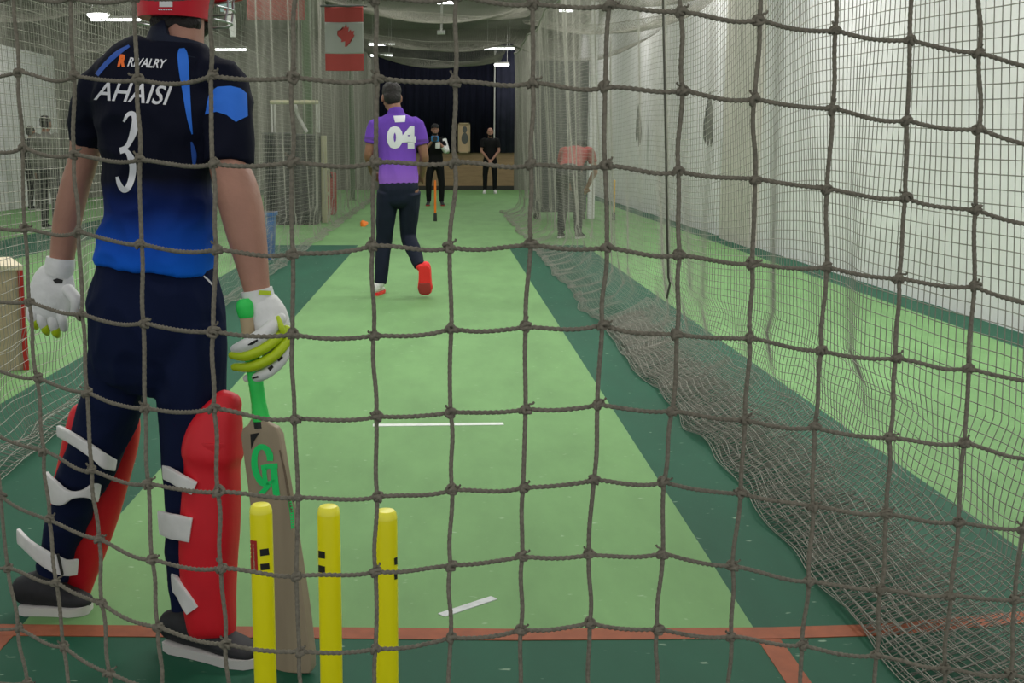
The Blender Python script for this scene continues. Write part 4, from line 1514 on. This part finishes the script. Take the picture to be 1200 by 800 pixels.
# ------------------------------------------------------------------ things in the hall
def far_stump(px, py, top, label, m, base=True):
    g = G(px, py)
    root = empty('cricket_stump', g, label, 'cricket stump')
    h = top
    MB().lathe([(.019, .1), (.019, h - .02), (.015, h - .004), (.005, h)], g, n=20).build('post', m, root)
    if base:
        MB().lathe([(.030, 0), (.028, .12), (.021, .14)], g, n=20).build('base', M['black_plastic'], root)


far_stump(510, 259, .70, 'orange stump with black foot standing alone on the far green floor', M['orange_plastic'])
MBs = far_stump(719, 258, .70, 'amber stump standing in the next lane near the person in red', M['amber_plastic'])

g = G(427, 265)
cone = empty('marker_cone', g, 'small orange marker lying on the lane edge beyond the bowler', 'marker')
MB().lathe([(.075, 0), (.075, .008), (.055, .035), (.03, .075), (.012, .085)], g + V((0, 0, .02)), axis=(-.5, -.35, .8), n=24).build('body', M['orange_plastic'], cone)

# wooden crate beyond the left-hand net
ca = G(31.5, 433)
ang = math.radians(27)
u = V((-math.cos(ang), -math.sin(ang), 0))
w = V((-math.sin(ang), math.cos(ang), 0))
crate = empty('wooden_crate', ca, 'pale wooden crate with a cream lid and red edge standing beyond the mesh', 'crate')


def obox(name, o, a, b_, c, m, parent, bev=.004):
    """box from corner o along the vectors a, b_, c"""
    mb = MB()
    p = [o, o + a, o + a + b_, o + b_]
    p += [q_ + c for q_ in p]
    mb.add(p, [(3, 2, 1, 0), (4, 5, 6, 7), (0, 1, 5, 4), (1, 2, 6, 5), (2, 3, 7, 6), (3, 0, 4, 7)])
    ob = mb.build(name, m, parent, False)
    if bev:
        md = ob.modifiers.new('b', 'BEVEL')
        md.width = bev
        md.segments = 2
    return ob


obox('box', ca, u * 1.0, w * .55, V((0, 0, .57)), M['crate'], crate)
obox('lid', ca - u * .01 - w * .01 + V((0, 0, .57)), u * 1.02, w * .57, V((0, 0, .03)), M['crate_top'], crate)
obox('edge_strip', ca - u * .012 - w * .012, u * .03, w * .03, V((0, 0, .57)), M['redmark'], crate, .002)
for i in (0.33, 0.66):
    obox('batten', ca + u * i - w * .012 + V((0, 0, .02)), u * .05, w * .012, V((0, 0, .53)), M['crate'], crate, .002)

# blue bin
g = G(311, 304)
bn = empty('waste_bin', g, 'blue plastic bin standing on the green floor by the black cabinets', 'bin')
bo = MB()
hb = .535
rg = [(0, .095, .095), (.02, .10, .10), (hb - .03, .128, .128), (hb, .130, .130)]
bo.loft([g + V((0, 0, z)) for z, a, c in rg], [(a, c) for z, a, c in rg], (1, 0, 0), 28, cap=False, power=5)
bo.build('body', M['blue_bin'], bn)
rm = MB()
rm.loft([g + V((0, 0, hb - .035)), g + V((0, 0, hb + .004))], [(.142, .142), (.144, .144)], (1, 0, 0), 28, cap=False, power=5)
rm.build('rim', M['blue_bin'], bn)
rm = MB()
rm.loft([g + V((0, 0, hb)), g + V((0, 0, hb + .006))], [(.122, .122)] * 2, (1, 0, 0), 28, cap=False, power=5)
rm.build('opening_shade', M['black_plastic'], bn)  # black plate stands for the shaded inside; the bin is solid

# black cabinets
def cabinet(x0, x1, y, h, d, label):
    root = empty('black_cabinet', ((x0 + x1) / 2, y + d / 2, 0), label, 'cabinet')
    MB().span((x0, y, .03), (x1, y + d, h), .015).build('body', M['dark_cab'], root, False)
    MB().span((x0 + .03, y + .03, 0), (x1 - .03, y + d - .03, .04)).build('plinth', M['base'], root, False)
    n = 22
    mb = MB()
    for i in range(n):
        z = .10 + (h - .18) * i / n
        mb.loft([(x0 + .03, y - .004, z + .02), (x1 - .03, y - .004, z + .02)], [(.016, .024)] * 2, (0, 1, 0), 8, cap=False)
    mb.build('shutter', M['dark_cab'], root)
    MB().span((x0 - .005, y - .02, h), (x1 + .005, y + d, h + .03), .006).build('top', M['grey_panel'], root, False)


cabinet(-2.95, -2.47, 18.9, 1.46, .6, 'black slatted cabinet behind the mesh, the one next to the blue bin')
cabinet(-2.45, -2.08, 19.0, 1.44, .6, 'black slatted cabinet behind the mesh, the one next to the cream trestle')
# white tube rack on top
rk = empty('tube_rack', (-2.45, 19.2, 1.49), 'white tube rack standing on top of the black cabinets', 'rack')
rb = MB()
za, zb_ = 1.495, 1.98
rb.loft([(-2.82, 19.15, zb_), (-2.08, 19.15, zb_)], [.035, .035], (0, 0, 1), 12)
rb.build('top_rail', M['cream'], rk)
for xx, yy in ((-2.82, 19.15), (-2.09, 19.15), (-2.82, 19.5), (-2.09, 19.5)):
    MB().loft([(xx, yy, za), (xx, yy, zb_)], [.018, .018], (1, 0, 0), 10, cap=False).build('upright', M['metal'], rk)
MB().loft([(-2.82, 19.5, zb_), (-2.09, 19.5, zb_)], [.02, .02], (0, 0, 1), 10).build('back_rail', M['metal'], rk)
MB().loft([(-2.45, 19.3, zb_ - .05), (-2.40, 19.3, 1.75), (-2.28, 19.3, 1.52)], [.03, .03, .03], (0, 1, 0), 10, sub=4).build('hose', M['metal'], rk)
# cream trestle
tr = empty('trestle', (-1.98, 19.6, 0), 'cream wooden trestle beside the black cabinets behind the mesh', 'trestle')
MB().span((-2.07, 19.55, 0), (-1.98, 19.65, 1.45), .005).build('post', M['cream'], tr, False)
fr = MB()
fr.span((-2.0, 19.95, 0), (-1.97, 20.0, .92)).build('rail', M['cream'], tr, False)
MB().span((-2.12, 19.95, 0), (-2.09, 20.0, .92)).build('rail', M['cream'], tr, False)
for z in (.06, .46, .88):
    MB().span((-2.10, 19.60, z), (-1.98, 19.99, z + .04)).build('rung', M['cream'], tr, False)
rbx = empty('kit_bag', (-2.02, 21.9, 0), 'dull red kit bag standing behind the cream trestle', 'bag')
MB().box((-2.16, 21.9, .40), (.22, .40, .8), 0, .06).build('body', M['veiled_red'], rbx)
MB().loft([(-2.21, 21.69, .7), (-2.16, 21.67, .84), (-2.11, 21.69, .7)], [.012] * 3, (0, 1, 0), 8, sub=4).build('handle', M['black_plastic'], rbx)

# green steel posts
def post(x, y, r, z0, label):
    root = empty('steel_post', (x, y, 0), label, 'post')
    mb = MB()
    mb.span((x - r, y - r * .12, z0), (x + r, y + r * .12, ZC)).span((x - r, y - r, z0), (x - r + .014, y + r, ZC)).span((x + r - .014, y - r, z0), (x + r, y + r, ZC))
    mb.build('column', M['green_steel'], root, False)
    MB().span((x - r * 1.6, y - r * 1.6, 0), (x + r * 1.6, y + r * 1.6, .02)).build('base_plate', M['green_steel'], root, False)


post(-2.34, 20.1, .075, 0, 'pale green steel post rising behind the black cabinets')
post(-2.22, 28.0, .06, 0, 'pale green steel post farther back between flag and bowler')
post(-3.9, 18.5, .08, 0, 'grey green steel post above the blue bin, the one near the plain red flag')

# flags
def cloth_quad(name, x0, x1, z0, z1, y, m, parent, amp=.03):
    nx, nz = 24, 16
    vs, fs = [], []
    for i in range(nx + 1):
        for k in range(nz + 1):
            x = x0 + (x1 - x0) * i / nx
            z = z0 + (z1 - z0) * k / nz
            vs.append((x, y + amp * math.sin(9 * x + .8 * z), z))
    for i in range(nx):
        for k in range(nz):
            a = i * (nz + 1) + k
            fs.append((a, a + nz + 1, a + nz + 2, a + 1))
    o = MB().add(vs, fs).build(name, m, parent)
    sd_ = o.modifiers.new('t', 'SOLIDIFY')
    sd_.thickness = .004
    return o


fx0, fx1, fy = -2.17, -1.48, 21.0
fx0, fx1 = -(521 - 380) / F * fy, -(521 - 425) / F * fy
pz = lambda py: HC + (173 - py) / F * fy
# the flag hangs on the lane side; the mesh's veil is in its dulled colours
fy2 = 16.9
fx0, fx1 = P(381, 45, fy2).x, P(426, 45, fy2).x
pz = lambda py: P(400, py, fy2).z
fl = empty('canadian_flag', ((fx0 + fx1) / 2, fy2, pz(83)), 'red and white maple leaf flag hung lengthwise from the roof', 'flag')
cloth_quad('red_band', fx0, fx1, pz(26), pz(8), fy2, M['veiled_red'], fl)
wh = cloth_quad('white_field', fx0, fx1, pz(63), pz(26), fy2, M['veiled_white'], fl)
cloth_quad('red_band', fx0, fx1, pz(83), pz(63), fy2, M['veiled_red'], fl)
leaf = [(0, 1), (.12, .72), (.26, .80), (.20, .42), (.42, .62), (.47, .48), (.72, .52), (.64, .30), (.74, .22), (.36, -.10), (.41, -.26), (.06, -.20), (.08, -.58), (-.08, -.58), (-.06, -.20), (-.41, -.26), (-.36, -.10), (-.74, .22), (-.64, .30), (-.72, .52), (-.47, .48), (-.42, .62), (-.20, .42), (-.26, .80), (-.12, .72)]
decal('maple_leaf', [(405.5 + a * 14, 45 - c * 17) for a, c in leaf], [tuple(range(len(leaf)))], bvh_of(wh), M['veiled_red'], wh, .012, 4)
fr_ = MB().loft([(fx0 - .05, fy2, pz(7)), (fx1 + .05, fy2, pz(7))], [.015, .015], (0, 0, 1), 10)
fr_.build('pole', M['grey_panel'], fl)
for xx in (fx0, fx1):
    MB().loft([(xx, fy2, pz(7)), (xx, fy2, ZC)], [.004, .004], (1, 0, 0), 6, cap=False).build('cord', M['cable'], fl)
fy3 = 17.0
x0, x1 = P(289, 10, fy3).x, P(357, 10, fy3).x
pz3 = lambda py: P(320, py, fy3).z
rf = empty('red_flag', ((x0 + x1) / 2, fy3, pz3(24)), 'plain red flag hanging from the roof over the black cabinets', 'flag')
cloth_quad('cloth', x0, x1, pz3(24), pz3(-60), fy3, M['veiled_red'], rf, .02)
MB().loft([(x0 - .05, fy3, pz3(-60)), (x1 + .05, fy3, pz3(-60))], [.015, .015], (0, 0, 1), 10).build('pole', M['metal'], rf)
for xx in (x0, x1):
    MB().loft([(xx, fy3, pz3(-60)), (xx, fy3, ZC)], [.004, .004], (1, 0, 0), 6, cap=False).build('cord', M['cable'], rf)

# dark screen and white pole in the next lane
sc_ = empty('sight_screen', (2.1, 20.6, 0), 'dark grey screen standing behind the person in red', 'screen')
MB().span((1.55, 20.6, .12), (2.52, 20.66, 2.75), .01).build('panel', M['grey_panel'], sc_, False)
for xx in (1.6, 2.4):
    MB().span((xx, 20.4, 0), (xx + .08, 20.9, .12), .01).build('foot', M['black_plastic'], sc_, False)
# bundles of tied netting hanging on the white wall
for (px, y0, y1, r, lab) in ((748, 122, 172, .032, 'dark tied bundle of netting hanging on the white wall, the farther one'), (832, 108, 175, .036, 'dark tied bundle of netting hanging on the white wall, the nearer one')):
    Yb = (XR - .12) * F / (px - XC)
    p0, p1 = P(px, y0, Yb), P(px - 1, y1, Yb)
    root = empty('hanging_net_bundle', p1, lab, 'net bundle')
    mb = MB()
    for k in range(4):
        o_ = V((random.uniform(-.04, .04), random.uniform(-.05, .05), 0))
        mb.loft([p0, p0.lerp(p1, .35) + o_, p0.lerp(p1, .7) + o_ * 1.6, p1 + o_ * 1.4 + V((0, 0, random.uniform(0, .15)))], [r * .25, r * .6, r * .7, r * .2], (1, 0, 0), 10, sub=4)
    mb.build('strands', M['grey_panel'], root)
    MB().loft([p0 + V((.10, 0, .02)), p0], [.01, .01], (0, 0, 1), 8).build('hook', M['metal'], root)

# white strip banner with a pale blue top, hung past the batter's helmet
Yn = 15.0
sg = empty('hanging_banner', P(272, 44, Yn), 'narrow white banner with pale blue top hanging near the red helmet', 'banner')
a_, b_ = P(263, 44, Yn), P(275, 14, Yn)
bm_ = MB()
bm_.loft([P(273, 43, Yn), P(272, 28, Yn), P(268, 12, Yn)], [(.035, .006), (.05, .006), (.06, .006)], (1, 0, 0), 12, power=5, sub=4)
bm_.build('cloth', M['white'], sg)
bm_ = MB()
bm_.loft([P(265, 13, Yn), P(263, -8, Yn), P(263, -40, Yn)], [(.07, .006), (.09, .006), (.09, .006)], (1, 0, 0), 12, power=5, sub=4)
bm_.build('top_panel', mat('pale_blue_cloth', (0.36, 0.55, 0.58), .7), sg)
MB().loft([P(263, -38, Yn), V((P(263, -38, Yn).x, Yn, ZC))], [.006, .006], (1, 0, 0), 6, cap=False).build('cord', M['cable'], sg)
MB().box(P(266, 11, Yn) + V((0, -.012, 0)), (.07, .006, .03)).build('red_patch', M['redmark'], sg, False)

# ------------------------------------------------------------------ ceiling lights
def tube_light(c, L, along, label, z_top=ZC):
    c = V(c)
    root = empty('ceiling_light', c, label, 'light', 'ceiling light fittings')
    d = V((1, 0, 0)) if along == 'x' else V((0, 1, 0))
    s_ = V((L, .16, .05)) if along == 'x' else V((.16, L, .05))
    MB().box(c + V((0, 0, .045)), s_, 0, .01).build('housing', M['metal'], root, False)
    MB().loft([c - d * (L / 2 - .03), c + d * (L / 2 - .03)], [(.055, .03)] * 2, V((0, 0, 1)).cross(d), 12).build('tube', M['lamp'], root)
    for k in (-.35, .35):
        MB().loft([c + d * L * k + V((0, 0, .06)), c + d * L * k + V((0, 0, z_top - c.z))], [.006, .006], (1, 0, 0), 6, cap=False).build('rod', M['metal'], root)


def lamp_at(x0, x1, y, Y):
    a, b_ = P(x0, y, Y), P(x1, y, Y)
    return (a + b_) / 2, (b_ - a).length


for x0, x1, y, Y, lab in ((566, 603, 57, 32.5, 'glowing strip light over the black-clothed person at the far end'),
                          (432, 463, 52, 30.5, 'upper of two short strip lights hanging beside the maple leaf flag'),
                          (434, 460, 65, 33.5, 'lower of two short strip lights hanging beside the maple leaf flag'),
                          (512, 536, 3, 23.0, 'bright strip light at the top of the batting lane above the drop rod'),
                          (655, 672, 12, 21.5, 'small strip light over the next lane above the sagging roof net'),
                          (579, 597, 76, 34.0, 'lowest strip light against the top of the navy curtain'),
                          (106, 165, 23, 25.0, 'long strip light over the lane behind the two people')):
    c, L = lamp_at(x0, x1, y, Y)
    tube_light(c, L, 'x', lab)
c, L = lamp_at(252, 289, 58, 29.0)
tube_light(c, L, 'x', 'faint strip light seen just past the batter, above the blue bin')
c, L = lamp_at(101, 129, 17, 22.0)
rl = empty('ceiling_light', c, 'round bay light glowing over the lane with the two people', 'light')
MB().lathe([(L / 2, 0), (L / 2 * .98, .02), (L * .3, .10), (L * .12, .2)], c + V((0, 0, .01)), n=32).build('shade', M['metal'], rl)
MB().lathe([(.01, -.085), (L * .25, -.075), (L * .40, -.045), (L * .47, 0), (.01, .01)], c, n=32).build('diffuser', M['lamp'], rl)
MB().loft([c + V((0, 0, .2)), V((c.x, c.y, ZC))], [.008, .008], (1, 0, 0), 6, cap=False).build('rod', M['metal'], rl)
# drop rod with a cap
p0, p1 = P(519, 7, 22.4), P(517, 38, 22.4)
dr = empty('hanging_sensor', p1, 'white drop rod with a small box at its end hanging under the roof', 'sensor')
MB().loft([V((p0.x, p0.y, ZC)), p1], [.02, .02], (1, 0, 0), 10, cap=False).build('rod', M['metal'], dr)
MB().box(p1, (.15, .10, .07), 0, .012).build('box', M['white'], dr)

# ------------------------------------------------------------------ light
def area(x, y, z, sx, sy, e, col=(1, .985, .95), rot=(0, 0, 0)):
    l = bpy.data.lights.new('hall_light', 'AREA')
    l.shape = 'RECTANGLE'
    l.size, l.size_y = sx, sy
    l.energy = e
    l.color = col
    o = bpy.data.objects.new('hall_light', l)
    COL.objects.link(o)
    o.location = (x, y, z)
    o.rotation_euler = rot
    return o


for y in (1.5, 6.5, 11.5, 17, 23, 29, 33.5):
    for x in (-6.8, -3.2, -0.3, 2.6):
        e = {1.5: 14, 6.5: 78, 11.5: 72, 17: 48, 23: 36, 29: 28, 33.5: 18}[y]
        if x > 2: e *= 1.7
        area(x, y, 4.55, 1.3, .5, e)
w = bpy.data.worlds.new('world')
SC.world = w
w.use_nodes = True
w.node_tree.nodes['Background'].inputs[0].default_value = (1.0, 0.99, 0.99, 1)
w.node_tree.nodes['Background'].inputs[1].default_value = 0.62  # even fill light added, entering by the hall's open near end
SC.view_settings.view_transform = 'Standard'
SC.view_settings.look = 'None'
SC.view_settings.exposure = 0.16
SC.view_settings.gamma = 1.0
SC.view_settings.use_curve_mapping = False
SC.cycles.use_denoising = True
SC.cycles.max_bounces = 6
